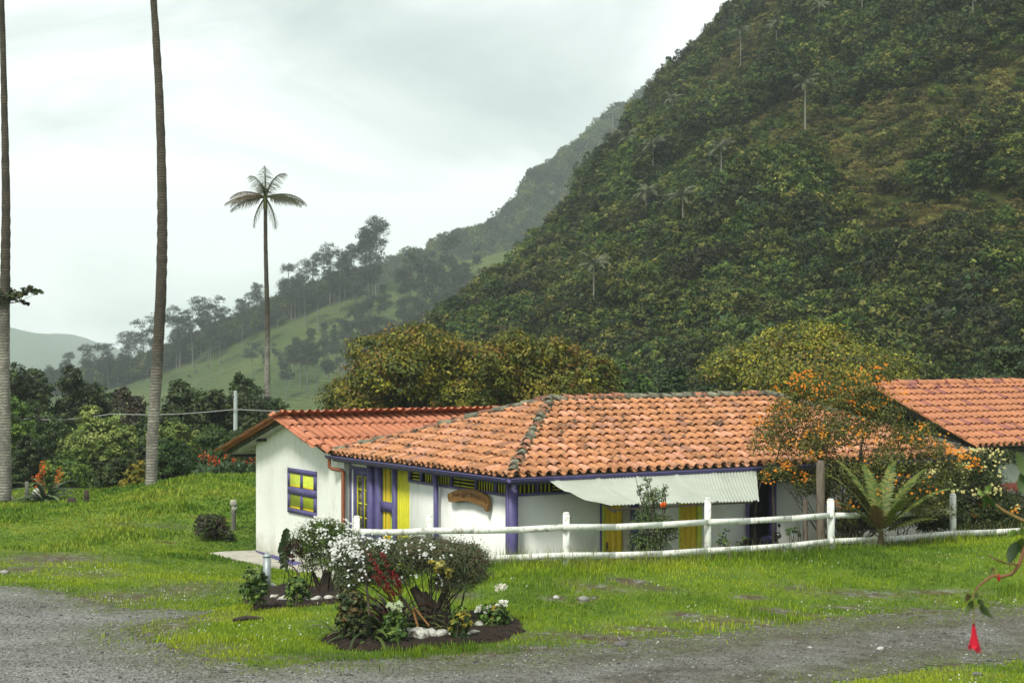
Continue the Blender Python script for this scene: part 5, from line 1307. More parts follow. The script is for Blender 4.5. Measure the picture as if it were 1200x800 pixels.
# single big tattered leaf
q = G(334, 690); o = empty('banana_leaf_plant', q, 0, 'single upright tattered dark leaf on a thin stalk, in front of the gable wall', 'plant')
mb = MB(); pts = [P(x, y, 32.5) - q for x, y in ((352,694),(344,680),(336,668),(333,655),(333,640),(334,620))]; mb.tube(pts, [.02,.018,.016,.013,.010,.005], 6, c=(.10,.13,.03)); mb.build('stalk', M_frond, o)
mb = MB(); rs = np.random.RandomState(3)
mid_ = [P(333 + .3 * i, 664 - 4.6 * i, 32.5) - q for i in range(11)]
for i in range(10):
    a, b = mid_[i], mid_[i + 1]; w = .13 * math.sin(math.pi * (i + 1.2) / 11.5) ** .5
    for sg_ in (-1, 1):
        w1, w2 = w * rs.uniform(.7, 1.15), w * rs.uniform(.7, 1.15); dr = .05
        mb.raw([tuple(a), tuple(b), tuple(b + Vector((sg_ * w2, -.06, -dr))), tuple(a + Vector((sg_ * w1, -.06, -dr * rs.uniform(.6, 1.8))))], [(0, 1, 2, 3)], (.035, .06, .02))
mb.build('leaf', M_leaf, o)
SG = [(.06,.12,.018), (.10,.18,.025), (.16,.23,.04), (.03,.055,.012)]
def leafy_shrub(px, py, Y, label, seed, w=12, h=24, n=1900, cols=SG, heads=(), leaf=.075, group='small leafy shrubs in the beds', name='leafy_shrub', yellow=0):
    c = list(cols); wt = [3, 3, 2, 2]
    if yellow: c = c + [(.30,.25,.03)]; wt = wt + [yellow]
    return plant(name, label, 'shrub', (px, py), Y, [(px, py - h * 1.2, w, h * .45), (px - w * .4, py - h * .7, w * .8, h * .4), (px + w * .45, py - h * .75, w * .8, h * .4), (px, py - h * .35, w * .9, h * .3)], n, leaf * 1.15, c, wt, seed,
          fl=[('flower_head', [(hx, hy, hr, hr * .75, -.05)], int(26 * (hr / 4) ** 2), .03, hc, 4) for hx, hy, hr, hc in heads], aspect=.55, clump=9, spread=.4, group=group)
leafy_shrub(298, 711, 31.2, 'small dense green shrub at the left end of the rear bed', 63, 13, 27, 1700, heads=[(303,669,3,(.3,.35,.15))])
leafy_shrub(348, 713, 31.2, 'small light green shrub in front of the rear daisy bush', 64, 11, 22, 1300)
# the big front bush
GY = [(.085,.12,.045), (.13,.16,.06), (.05,.07,.03), (.15,.12,.06), (.075,.085,.04)]
plant('daisy_bush', 'wide feathery grey green daisy bush spreading over the bed nearest the road', 'bush', (500, 738), 28.2,
      [(425,655,34,22),(470,655,38,22),(515,660,38,24),(548,665,26,24),(540,650,24,14),(495,646,40,14),(410,672,20,22,-.3),(530,685,24,14),(450,680,30,14),(555,680,14,16),(405,690,12,16,-.4)], 48000, .065, GY, [3,2,3,1.2,2], 65,
      fl=[('flower', [(420,645,34,18,-.3),(408,672,22,30,-.5),(440,640,30,12,-.2),(402,655,16,22,-.5)], 380, .024, (.72,.74,.70), 6), ('flower', [(480,645,50,16,-.3),(520,665,44,26,-.4),(500,685,40,12,-.4)], 110, .024, (.72,.74,.70), 6),
          ('seed_head', [(540,650,32,20,-.2),(560,668,14,20,-.2),(500,650,40,16,-.3)], 1100, .014, (.10,.06,.03), 4)],
      stems=[([(512,746),(506,728),(498,710),(484,688)], [.16,.14,.11,.07]), ([(524,746),(518,732),(508,714),(496,694)], [.12,.11,.09,.06]), ([(530,744),(526,734),(516,722),(506,704)], [.10,.09,.08,.05]), ([(500,742),(512,712),(524,690)], [.08,.06,.04]), ([(545,748),(538,720),(545,690)], [.02,.018,.012]), ([(534,748),(530,722),(520,696)], [.02,.018,.012])], aspect=.22, clump=22, spread=.45, inner=.3)
# strap leaved clump, arching
def straps(name, label, px, py, Y, n, L0, w, cols, seed, spread=1.0, up=.9, cat='plant', group=None, base_r=.12):
    rs = np.random.RandomState(seed); g_ = G(px, py); o = empty(name, g_, 0, label, cat, group); mb = MB()
    for i in range(n):
        az = rs.uniform(0, 6.28); el = rs.uniform(.5, 1.35) * up; L_ = L0 * rs.uniform(.6, 1.15); p = Vector((math.cos(az) * base_r * rs.rand(), math.sin(az) * base_r * rs.rand(), -.03)); st = L_ / 7
        sd_ = Vector((-math.sin(az), math.cos(az), 0)); V = []; c = np.array(cols[rs.randint(len(cols))]) * rs.uniform(.75, 1.3); ww = w * rs.uniform(.7, 1.2)
        for k in range(8):
            f = math.sin(math.pi * (.12 + .86 * k / 7)) ** .6 * ww
            d = Vector((math.cos(az) * math.cos(el) * spread, math.sin(az) * math.cos(el) * spread, math.sin(el)))
            nn_ = d.cross(sd_); V += [p - sd_ * f + nn_ * f * -.4, p, p + sd_ * f + nn_ * f * -.4]; p = p + d * st; el -= rs.uniform(.12, .34)
        F = []
        for k in range(7): F += [(3 * k, 3 * k + 1, 3 * k + 4, 3 * k + 3), (3 * k + 1, 3 * k + 2, 3 * k + 5, 3 * k + 4)]
        mb.raw([tuple(v) for v in V], F, c)
    mb.build('leaf', M_leaf, o, smooth=True); return o, rs
straps('strap_leaf_plant', 'clump of long arching green strap leaves at the left of the front bed', 432, 752, 27.6, 34, .85, .032, [(.06,.10,.02),(.10,.15,.03),(.035,.06,.015),(.14,.15,.05)], 66)
straps('strap_leaf_plant', 'clump of upright broad strap leaves under the red flower spikes', 470, 738, 28, 26, .95, .042, [(.05,.085,.018),(.12,.17,.03),(.03,.05,.015)], 67, up=1.15)
straps('strap_leaf_plant', 'short clump of thin arching leaves at the left tip of the front bed', 402, 748, 27.6, 26, .7, .022, [(.08,.12,.025),(.05,.07,.02),(.14,.12,.05)], 68)
straps('strap_leaf_plant', 'arching strap leaf clump behind the greenish white hydrangea', 452, 744, 27.8, 30, .95, .036, [(.07,.11,.02),(.12,.16,.035),(.04,.06,.015)], 167)
straps('red_leaf_plant', 'dark red leaved clump pushing up through the middle of the big front bush', 458, 738, 27.5, 46, 1.15, .028, [(.13,.012,.018),(.08,.015,.015),(.05,.03,.015)], 169, up=1.12)
straps('strap_leaf_plant', 'strap leaf clump at the foot of the leaning stump', 492, 742, 27.8, 18, .6, .03, [(.07,.11,.02),(.12,.16,.035),(.04,.06,.015)], 168)
# red spikes
q = G(470, 738) ; o = empty('red_flower_spikes', q + Vector((0, -.25, .0)), 0, 'sprays of crimson flower spikes in the middle of the big front daisy bush', 'plant'); q = q + Vector((0, -.25, 0))
mb = MB(); rs = np.random.RandomState(9); mr_ = MB()
for x0_, y0_, x1_, y1_ in ((470,735,432,648),(470,735,447,646),(468,735,440,662),(470,735,461,668),(468,735,453,684),(470,735,438,674),(472,735,466,676)):
    a = Vector((0, 0, 0)); b = P(x1_, y1_, q.y - .75) - q; m_ = a.lerp(b, .6) + Vector((.04, 0, .10)); mb.tube([a, a.lerp(m_, .5), m_, b], [.012, .010, .008, .004], 5, c=(.14, .05, .03))
    C = np.array([tuple(m_.lerp(b, t) + Vector(rs.uniform(-.035, .035, 3))) for t in rs.uniform(.0, 1.05, 70)])
    leaf_quads(mr_, C, unit(rs, len(C)), rs.uniform(.03, .07, len(C)), np.array([(.30, .012, .022)]) * rs.uniform(.5, 1.2, (len(C), 1)), rs, .35)
mb.build('stem', M_frond, o); mr_.build('flower', M_petal, o)
leafy_shrub(463, 758, 27.0, 'leafy hydrangea with one greenish white flower head at the front of the bed', 69, 12, 24, 1300, heads=[(463,712,7,(.50,.58,.36))], name='hydrangea', group='hydrangeas in the front bed', leaf=.09)
leafy_shrub(540, 754, 27.3, 'yellowing green shrub standing over the right hand edging stones', 70, 11, 25, 1300, yellow=2)
leafy_shrub(578, 742, 28.2, 'hydrangea with a row of white flower heads at the right end of the front bed', 71, 16, 20, 1500, heads=[(564,716,5,(.82,.82,.74)),(574,714,4,(.82,.82,.74)),(582,713,4,(.82,.82,.74)),(588,708,5,(.82,.82,.74)),(586,691,6,(.76,.74,.6))], name='hydrangea', group='hydrangeas in the front bed', yellow=1, leaf=.085)
plant('variegated_shrub', 'yellow leaved sprig growing through the right side of the front daisy bush', 'shrub', (522, 740), 27.4, [(512,662,10,6),(520,672,10,8),(508,668,6,6)], 260, .11, [(.34,.30,.05),(.42,.38,.10),(.12,.15,.03)], [2,1,1], 72, aspect=.4)
leafy_shrub(412, 752, 27.2, 'bronze green shrub at the far left of the front bed', 73, 14, 36, 2200, cols=[(.08,.09,.025),(.05,.08,.02),(.14,.09,.03),(.03,.05,.015)])
for i, (a, b, r, lb) in enumerate([((484,714),(492,742),.028,'flat rust brown board end leaning in the soil under the front bush'),((486,712),(503,733),.02,'thin orange brown stick leaning beside the rust brown board')]):
    p0, p1 = P(*b, 27.5), P(*a, 27.75); mb = MB(); mb.tube([Vector((0, 0, 0)), p1 - p0], [r, r * .9], 5); o = mb.build('wooden_stake', M_sign, label=lb, cat='stick'); o.location = p0
q = G(436, 742); mb = MB(); v_ = [P(x, y, 27.9) - q for x, y in ((432,742),(433,720),(431,700),(428,676))]; mb.tube(v_, [.026, .024, .02, .015], 7, wob=.2); o = mb.build('dead_branch', M_wood, label='upright pale brown dead branch among the left flowers of the front bush', cat='branch'); o.location = q

# ------------------------------------------------------------------ behind the fence
ORG = [(.09,.11,.02), (.14,.15,.025), (.055,.075,.015), (.20,.17,.04)]
q = Vector((P(985, 630, 39.0).x, 39.0, gz1(P(985, 630, 39).x, 39.0)))
plant('orange_flowering_shrub', 'big loose shrub covered in orange blossom, leaning over the roof and awning', 'shrub', q, 38.9,
      [(905,520,26,30),(925,490,28,26),(915,560,24,20),(945,460,22,18),(975,475,32,26),(985,515,38,32),(950,530,34,32),(1010,470,26,30),(1035,500,30,34),(1035,445,12,14),(1070,520,36,26),(1040,550,36,26),(985,560,38,24),(1095,545,28,26),(1080,575,26,20),(930,468,12,14),(1015,590,34,26),(1115,560,18,20),(1060,600,34,24),(990,612,20,18),(955,575,26,18),(1000,570,34,26),(1040,580,34,24),(1090,600,26,20)], 40000, .07, ORG, [3,3,2,1], 80,
      fl=[('blossom', [(905,510,28,34,-.3),(928,470,26,26,-.2),(945,455,24,20),(920,560,26,18,-.3),(975,480,34,34,-.3),(1010,465,28,30,-.2),(1035,440,12,14)], 560, .028, (.76,.24,.012), 5),
          ('blossom', [(1045,490,36,34,-.3),(1080,530,38,26,-.4),(1110,540,22,20,-.3),(985,530,44,30,-.5),(940,520,30,40,-.4),(1050,575,46,20,-.4),(1000,600,40,20,-.4)], 500, .032, (.80,.30,.02), 5)],
      stems=[([(885,640),(884,610),(888,575),(900,545)], [.035,.03,.025,.02]), ([(906,650),(907,600),(905,560),(915,520)], [.03,.028,.022,.015]), ([(975,640),(970,590),(960,540),(945,500)], [.05,.04,.03,.02]), ([(995,640),(1000,580),(1010,520),(1030,450)], [.05,.04,.03,.012]), ([(1000,640),(1040,580),(1075,540)], [.04,.03,.02])], aspect=.4, clump=12, spread=.42, inner=.4, stem_r=.014)
q = Vector((P(1120, 630, 41.6).x, 41.6, gz1(P(1120, 630, 41.6).x, 41.6)))
plant('cream_flowering_shrub', 'dark green shrub dotted with small cream flowers, right of the last full fence post', 'shrub', q, 41.4,
      [(1100,585,32,30),(1140,575,34,34),(1170,600,30,22),(1120,610,40,24),(1145,545,22,16),(1180,540,14,12),(1070,605,26,24),(1165,620,30,16)], 30000, .07, [(.04,.06,.014),(.06,.085,.02),(.025,.04,.01),(.10,.12,.03)], [3,3,2,1], 81,
      fl=[('blossom', [(1110,570,34,34,-.3),(1145,565,36,30,-.3),(1170,590,24,20,-.3),(1150,540,30,14,-.2)], 330, .034, (.72,.66,.26), 5), ('blossom', [(1120,560,30,30,-.4),(1165,600,26,20,-.4)], 90, .04, (.85,.30,.015), 5)], aspect=.45, clump=14, spread=.4)
q = Vector((P(1185, 620, 44).x, 44, gz1(P(1185, 620, 44).x, 44)))
plant('red_hedge', 'low hedge with a dull red clipped top at the right edge, below the second house', 'hedge', q, 44, [(1165,590,22,18),(1195,590,26,18),(1225,590,26,18),(1160,608,22,20),(1195,610,26,20),(1225,610,26,20)], 12000, .06, [(.04,.055,.015),(.06,.075,.02),(.10,.035,.02)], [3,3,1.2], 82,
      fl=[('red_leaf', [(1165,573,22,4,-.1),(1195,572,26,4,-.1),(1225,572,24,4,-.1)], 700, .04, (.20,.045,.03), 4)])
q = Vector((P(1060, 640, 40.2).x, 40.2, gz1(P(1060, 640, 40.2).x, 40.2)))
plant('dark_shrub', 'dark leafy shrub filling the gap between the fence rails beside the young palm', 'shrub', q, 40.4, [(1075,600,30,30),(1100,612,26,24),(1045,605,26,30),(1010,612,22,26),(995,622,14,18)], 20000, .08, [(.03,.045,.012),(.05,.07,.016)], [1,1], 83)
# slender shrub in front of the awning
q = Vector((P(765, 655, 34.9).x, 34.9, gz1(P(765, 655, 34.9).x, 34.9)))
plant('slender_shrub', 'thin upright shrub with one orange bloom, growing in front of the awning', 'shrub', q, 34.9,
      [(762,640,22,16),(775,620,16,16),(756,612,14,16),(765,590,12,18),(758,568,5,10),(778,578,4,12),(748,635,10,16),(785,630,10,20),(750,580,3,12)], 4600, .062, [(.07,.11,.025),(.10,.15,.035),(.045,.07,.018)], [1,1,1], 84,
      fl=[('blossom', [(778,595,4,4,-.1),(768,586,2,2,-.1)], 26, .04, (.85,.18,.01), 5)], stems=[([(762,656),(760,620),(752,590),(745,560)], [.02,.016,.01,.005]), ([(768,656),(770,615),(764,580),(760,560)], [.02,.016,.01,.005]), ([(772,656),(778,615),(780,585),(777,566)], [.02,.016,.01,.005])], aspect=.38, clump=9, spread=.5)
for i, (px, py, Y, w, h, lb) in enumerate([(848, 655, 36.4, 9, 16, 'small sprig between the second yellow door and the fence rails'), (870, 655, 36.8, 7, 12, 'tiny dry sprig beside the dark doorway'), (930, 645, 38.0, 9, 18, 'bare twiggy sprig left of the weathered post')]):
    q = Vector((P(px, py, Y).x, Y, gz1(P(px, py, Y).x, Y)))
    plant('small_sprig', lb, 'plant', q, Y, [(px, py - h, w, h * .5), (px + 4, py - h * 1.9, w * .6, h * .4), (px - 4, py - h * 1.4, w * .6, h * .4)], 420, .05, SG, [2,2,1,2], 86 + i)
# weathered posts
def wpost(px, top, base, Y, r, label, matl=M_wood, name='wooden_post', taper=.9):
    if Y is None: Y = G(px, base).y
    b = P(px, base, Y); g_ = gz1(b.x, b.y); t = P(px, top, Y); o = empty(name, (b.x, b.y, g_), 0, label, 'post')
    mb = MB(); H_ = t.z - g_; mb.tube([(0, 0, -.2), (.01, 0, H_ * .5), (0, 0, H_ * .97), (0, 0, H_)], [r, r * .97, r * taper, r * taper * .6], 9, wob=.08, seed=int(px)); mb.build('shaft', matl, o, smooth=False); return o
wpost(961.5, 539, 645, 38.2, .105, 'thick weathered grey wooden post behind the fence, amid the orange shrub')
wp = wpost(273.5, 590, 622, None, .075, 'short weathered post with a knobbly lichen top, beside the left wall of the wing', M_grey)
mb = MB(); ht_ = wp.children[0].dimensions.z if False else CAMZ - (590 - HOR) * wp.location.y / FPX - wp.location.z
blob(mb, (0, 0, ht_), (.11, .10, .12), random.Random(2), (1, 1, 1), sub=2); blob(mb, (.04, -.02, ht_ - .14), (.08, .08, .09), random.Random(3), (1, 1, 1), sub=2); mb.build('lichen_knob', mat('lichen', (.36, .36, .28), 1, var=.4, vscale=20), wp)
wpost(31.5, 564, 588, None, .08, 'short pale stub post left of the agave', M_grey)
wpost(84, 583, 592, None, .16, 'dark sawn stump right of the agave', M_bark, 'tree_stump')
wpost(101, 574, 590, None, .10, 'thin dark stump further right than the sawn stump', M_bark, 'tree_stump')
rock('white_stone', 43.5, 586, (.22, .2, .3), M_rock, 'whitewashed rounded stone at the foot of the agave', 'stone', seed=71)
rock('white_stone', 12, 587, (.16, .14, .14), M_rock, 'small whitewashed stone beside the leftmost palm foot', 'stone', seed=72)
# agave
ag, rs = straps('agave', 'spiky agave clump with orange flower spikes beside the leftmost palm', 54, 588, 60, 40, 1.5, .07, [(.06,.10,.035),(.09,.13,.05),(.035,.06,.025)], 90, up=1.05)
mb = MB(); mf = MB()
for dx, top in ((-.10, 1.15), (.45, .95), (-.3, .8)):
    mb.tube([(0, 0, 0), (dx * .7, 0, top * .6), (dx, 0, top)], [.03, .02, .015], 5, c=(.2, .12, .05)); C = np.array([(dx, 0, top)]) + rs.normal(size=(60, 3)) * np.array([.07, .07, .16]); leaf_quads(mf, C, unit(rs, 60), .1, np.tile((.65, .14, .02), (60, 1)), rs)
mb.build('flower_stalk', M_frond, ag); mf.build('flower', M_petal, ag)
# canna row on the bank behind the wing
rs = np.random.RandomState(6)
for i, px in enumerate([238, 245, 252, 259, 266, 273, 280, 287, 294, 299]):
    Y = 64 + rs.uniform(-.6, .6); b = P(px, 562, Y); g_ = gz1(b.x, b.y); H_ = max(.5, CAMZ - (rs.uniform(528, 551) - HOR) * Y / FPX - g_)
    o = empty('canna_plant', (b.x, b.y, g_), 0, ('canna stand with orange red flower head on the bank left of the wing' if i != 9 else 'canna with tall red spike touching the corner of the wing'), 'flower', 'orange red cannas on the bank'); mb = MB(); n = 10
    C = np.stack([rs.uniform(-.25, .25, 60), rs.uniform(-.25, .25, 60), rs.uniform(.1, .62, 60) * H_], 1)
    leaf_quads(mb, C, unit(rs, 60) * np.array([1, 1, .4]), rs.uniform(.25, .45, 60), np.array([(.07, .12, .05)]) * rs.uniform(.6, 1.5, (60, 1)), rs, .4); mb.tube([(0, 0, 0), (0, 0, H_)], .02, 5, c=(.1, .1, .04)); mb.build('leaf', M_leaf, o)
    mb = MB(); n = 15; C = np.array([(0, 0, H_)]) + rs.normal(size=(n, 3)) * np.array([.05, .05, .10]); leaf_quads(mb, C, unit(rs, n), .11, np.array([(.78, .10, .02)]) * rs.uniform(.6, 1.2, (n, 1)), rs, .6); mb.build('flower', M_petal, o)
# utility pole and cable
pb = P(276, 520, 80); g_ = gz1(pb.x, 80); pt = P(276, 457.5, 80)
o = empty('utility_pole', (pb.x, 80, g_), 0, 'pale grey concrete utility pole above the bushes left of the wing roof', 'pole'); mb = MB(); mb.tube([(0, 0, -.3), (0, 0, pt.z - g_)], [.13, .085], 10); mb.build('shaft', mat('pole_concrete', (.42, .47, .45), .8, var=.08), o)
mb = MB(); mb.tube([(-.12, -.12, pt.z - g_ - .25), (-.1, 0, pt.z - g_ - .2)], .035, 6); mb.build('insulator', M_grey, o)
mb = MB(); w0 = [(-400,512,88),(30,491,84),(130,485,82),(276,479.5,79.8),(420,478,79),(620,482,79)]; pts = []
for (a, b) in zip(w0, w0[1:]):
    A_, B_ = P(*a), P(*b)
    for k in range(8): t = k / 8; p = A_.lerp(B_, t); p.z -= .12 * math.sin(math.pi * t); pts.append(p)
pts.append(P(*w0[-1])); q = pts[0].copy(); mb.tube([p - q for p in pts], .022, 5); o = mb.build('power_cable', mat('cable', (.28, .28, .27), .6), label='thin grey power cable crossing behind the palms to the utility pole', cat='cable'); o.location = q
# young palm in front of the fence
rs = np.random.RandomState(17); q = G(1032, 645); q = Vector((P(1032, 640, 37.7).x, 37.7, gz1(P(1032, 640, 37.7).x, 37.7)))
o = empty('young_palm', q, 0, 'young palm with ragged fan of green fronds in front of the fence', 'palm'); mb = MB(); mb.tube([(0, 0, -.1), (0, 0, .15), (.02, 0, .38)], [.09, .08, .05], 9, c=(.10, .07, .035), wob=.2); mb.build('trunk', M_frond, o)
for i, (az, el, L_) in enumerate([(R(175), 1.1, 1.5), (R(150), 1.28, 1.55), (R(110), 1.4, 1.35), (R(20), 1.15, 1.5), (R(0), .85, 1.5), (R(60), 1.3, 1.5), (R(-60), 1.0, 1.1), (R(-20), 1.2, 1.3), (R(200), .85, 1.1), (R(-110), .9, 1.0), (R(10), .5, 1.1), (R(185), 1.25, 1.35)]):
    mb = MB(); frond(mb, rs, (0, 0, .34), az, el, L_ * 1.25, .75, [(.07, .11, .02), (.10, .145, .025), (.18, .19, .045)] if i != 9 else [(.16, .10, .04)], .25, n=44, width=.011, hang=.1, lw=.6); mb.build('frond', M_frond, o)
# motorcycle parked by the dark doorway
q0 = P(893, 655, 39.2); q = Vector((q0.x, 39.2, gz1(q0.x, 39.2))); o = empty('motorcycle', q, R(25), 'dark motorcycle with round mirrors parked behind the fence by the dark doorway', 'motorcycle'); o.scale = (.85, .85, .85)
M_rub = mat('rubber', (.015, .015, .015), .7); M_mot = mat('black_enamel', (.02, .02, .025), .25)
for sx in (-.62, .62):
    mb = MB(); ring = [(sx + .28 * math.cos(a), 0, .3 + .28 * math.sin(a)) for a in np.linspace(0, 2 * math.pi, 25)]; mb.tube(ring, .05, 7, caps=False); w = mb.build('wheel', M_rub, o)
    mb = MB(); mb.tube([(sx, -.05, .3), (sx, .05, .3)], .06, 8)
    for k in range(8): a = k * math.pi / 4; mb.tube([(sx, 0, .3), (sx + .25 * math.cos(a), 0, .3 + .25 * math.sin(a))], .006, 4)
    mb.build('hub', M_steel, w)
mb = MB(); mb.tube([(.62, 0, .3), (.48, 0, .75), (.40, 0, .98)], .03, 6); mb.tube([(.45, 0, .8), (0, 0, .45), (-.62, 0, .3)], .035, 6); mb.tube([(0, 0, .45), (-.3, 0, .7), (-.62, 0, .72)], .03, 6); mb.box((-.15, -.12, .22), (.2, .12, .5)); mb.build('frame', M_mot, o)
mb = MB(); blob(mb, (.15, 0, .78), (.26, .14, .13), random.Random(1), (1, 1, 1), jit=.03, sub=2); mb.build('fuel_tank', mat('tank_enamel', (.03, .03, .10), .2), o, smooth=True)
mb = MB(); blob(mb, (-.32, 0, .79), (.34, .13, .07), random.Random(1), (1, 1, 1), jit=.03, sub=2); mb.build('seat', M_rub, o, smooth=True)
mb = MB(); mb.tube([(.30, -.38, 1.02), (.40, -.15, .98), (.40, .15, .98), (.30, .38, 1.02)], .016, 6); hb = mb.build('handlebar', M_mot, o)
for sy in (-.3, .3):
    mb = MB(); mb.tube([(.35, sy, 1.0), (.33, sy * 1.1, 1.14)], .008, 5); blob(mb, (.33, sy * 1.1, 1.2), (.03, .075, .06), random.Random(1), (1, 1, 1), jit=.02, sub=2); mb.build('mirror', M_mot, hb, smooth=True)
mb = MB(); blob(mb, (.52, 0, .88), (.09, .09, .09), random.Random(1), (1, 1, 1), jit=.02, sub=2); mb.build('headlight', M_glass, o, smooth=True)
# round black pot on a log stool by the first yellow door
q0 = P(717, 660, 35.3); q = Vector((P(752, 660, 35.2).x, 35.2, 0)); q = Vector((P(752, 640, 35.2).x * 0 + P(752, 640, 35.2).x, 35.2, gz1(P(752, 640, 35.2).x, 35.2)))
zp = P(752, 645, 35.2).z - q.z
o = empty('round_pot', q, 0, 'black round pot with a pale hoop handle beside the purple door post under the awning', 'pot')
mb = MB(); blob(mb, (0, 0, zp), (.125, .125, .13), random.Random(1), (1, 1, 1), jit=.02, sub=2); mb.build('bowl', M_black, o, smooth=True)
mb = MB(); mb.tube([(.135 * math.cos(a), 0, zp + .02 + .15 * math.sin(a)) for a in np.linspace(0, math.pi, 14)], .013, 6); mb.build('hoop_handle', M_fence, o)
mb = MB(); mb.tube([(0, 0, -.1), (0, 0, zp - .12)], [.13, .12], 9, wob=.1); mb.build('log_stool', M_wood, o)

# ------------------------------------------------------------------ fuchsia branch near the camera
FY = 6.0
q = P(1230, 690, FY); fu = empty('fuchsia_branch', q, 0, 'thin arching fuchsia twig with one hanging crimson flower, close at the right edge', 'branch')
def fpt(x, y, dy=0): return P(x, y, FY + dy) - q
mb = MB()
mb.tube([fpt(1300, 560), fpt(1230, 600), fpt(1205, 632), fpt(1199, 648), fpt(1194, 662), fpt(1186, 672), fpt(1174, 675.5), fpt(1164, 674), fpt(1156, 679), fpt(1147, 686), fpt(1143, 692)], [.012, .010, .008, .007, .0065, .006, .0055, .005, .0045, .0035, .003], 7, c=(.22, .10, .05))
mb.tube([fpt(1193, 661), fpt(1180, 660, -.05), fpt(1167, 655, -.1), fpt(1157, 650, -.1)], [.004, .0035, .003, .002], 5, c=(.18, .10, .05))
mb.tube([fpt(1164, 674), fpt(1166, 668), fpt(1164, 664)], [.003, .003, .002], 5, c=(.2, .1, .06))
mb.tube([fpt(1260, 640), fpt(1220, 618), fpt(1195, 608), fpt(1176, 598), fpt(1163, 588), fpt(1156, 578)], [.007, .006, .0055, .005, .004, .003], 6, c=(.26, .17, .06))
mb.tube([fpt(1142, 692), fpt(1140.5, 700), fpt(1140.8, 716), fpt(1141, 731)], [.003, .0028, .0025, .0025], 5, c=(.24, .20, .06))
mb.build('twig', M_frond, fu, smooth=True)
def bigleaf(a, b, w, col, seed=0):
    rs = np.random.RandomState(seed); a, b = Vector(a), Vector(b); d = b - a; s = d.cross(Vector((rs.uniform(-.4, .4), 1, rs.uniform(-.2, .2)))).normalized(); nn_ = s.cross(d).normalized(); V = []
    for i in range(9):
        t = i / 8; f = w * math.sin(math.pi * min(1, t ** .8 * .97 + .02)) ** .9; c = a + d * t + nn_ * math.sin(math.pi * t) * d.length * .12
        V += [c - s * f + nn_ * f * .35, c, c + s * f + nn_ * f * .35]
    F = []
    for k in range(8): F += [(3 * k, 3 * k + 1, 3 * k + 4, 3 * k + 3), (3 * k + 1, 3 * k + 2, 3 * k + 5, 3 * k + 4)]
    m_ = MB(); m_.raw([tuple(v) for v in V], F, col); m_.build('leaf', M_leaf, fu, smooth=True)
for i, (x0_, y0_, x1_, y1_, w, c) in enumerate([(1194,634,1182,662,.021,(.04,.07,.03)),(1197,630,1199,652,.016,(.08,.12,.03)),(1192,622,1178,630,.012,(.16,.24,.05)),(1196,618,1204,630,.012,(.14,.22,.04)),(1140,703,1130,722,.011,(.10,.14,.04)),(1141,703,1136,718,.009,(.07,.10,.03)),(1146,702,1155,712,.010,(.06,.09,.03)),(1149,708,1165,725,.013,(.06,.09,.03)),(1137,696,1131,706,.010,(.14,.10,.05)),(1143,694,1148,702,.010,(.16,.18,.08)),(1164,664,1158,676,.005,(.12,.16,.05)),(1157,579,1146,572,.012,(.14,.22,.04)),(1157,579,1162,567,.012,(.12,.2,.04)),(1158,581,1152,596,.013,(.06,.10,.03)),(1160,584,1169,596,.011,(.05,.09,.03)),(1205,580,1198,550,.03,(.05,.09,.025)),(1210,560,1192,528,.022,(.07,.11,.03)),(1158,578,1150,580,.010,(.2,.26,.07))]):
    bigleaf(fpt(x0_, y0_, -.02 * (i % 3)), fpt(x1_, y1_, .02 * (i % 2)), w, c, i)
def fuch(x, y0_, y1_, s):
    m_ = MB(); rs = np.random.RandomState(5); c = np.array((.55, .008, .03)); ax = [(0, .004), (6, .0075), (12, .0095), (17, .0125), (22, .0165), (26, .019)]
    pts = [fpt(x + k * .03, y0_ + k) for k, r in ax]; m_.tube(pts, [r * s for k, r in ax], 12, c=c, caps=False, wob=.1, seed=2)
    b0_ = fpt(x + .8, y0_ + 23)
    for k in range(10):
        a = k * 2 * math.pi / 10 + rs.uniform(-.15, .15); u_ = Vector((math.cos(a), math.sin(a), 0)); t = Vector((-math.sin(a), math.cos(a), 0)); L_ = rs.uniform(.018, .034) * s; w = rs.uniform(.006, .010) * s
        p0 = b0_ + u_ * .0155 * s; p1 = b0_ + u_ * .021 * s - Vector((0, 0, L_ * .55)); p2 = b0_ + u_ * rs.uniform(.014, .026) * s - Vector((0, 0, L_))
        m_.raw([tuple(p0 - t * w * .8), tuple(p0 + t * w * .8), tuple(p1 + t * w), tuple(p2), tuple(p1 - t * w)], [(0, 1, 2, 4), (4, 2, 3, 3)], c * rs.uniform(.55, 1.25))
    m_.tube([fpt(x, y0_ - 1), fpt(x, y0_ + 2)], [.006 * s, .005 * s], 8, c=(.25, .02, .03))
    m_.build('flower', M_petal, fu, smooth=True)
fuch(1141, 731, 764, 1.0)
mb = MB(); mb.tube([fpt(1170, 672), fpt(1170.5, 677), fpt(1170.5, 681)], [.004, .007, .003], 7, c=(.45, .02, .03)); mb.build('bud', M_petal, fu)

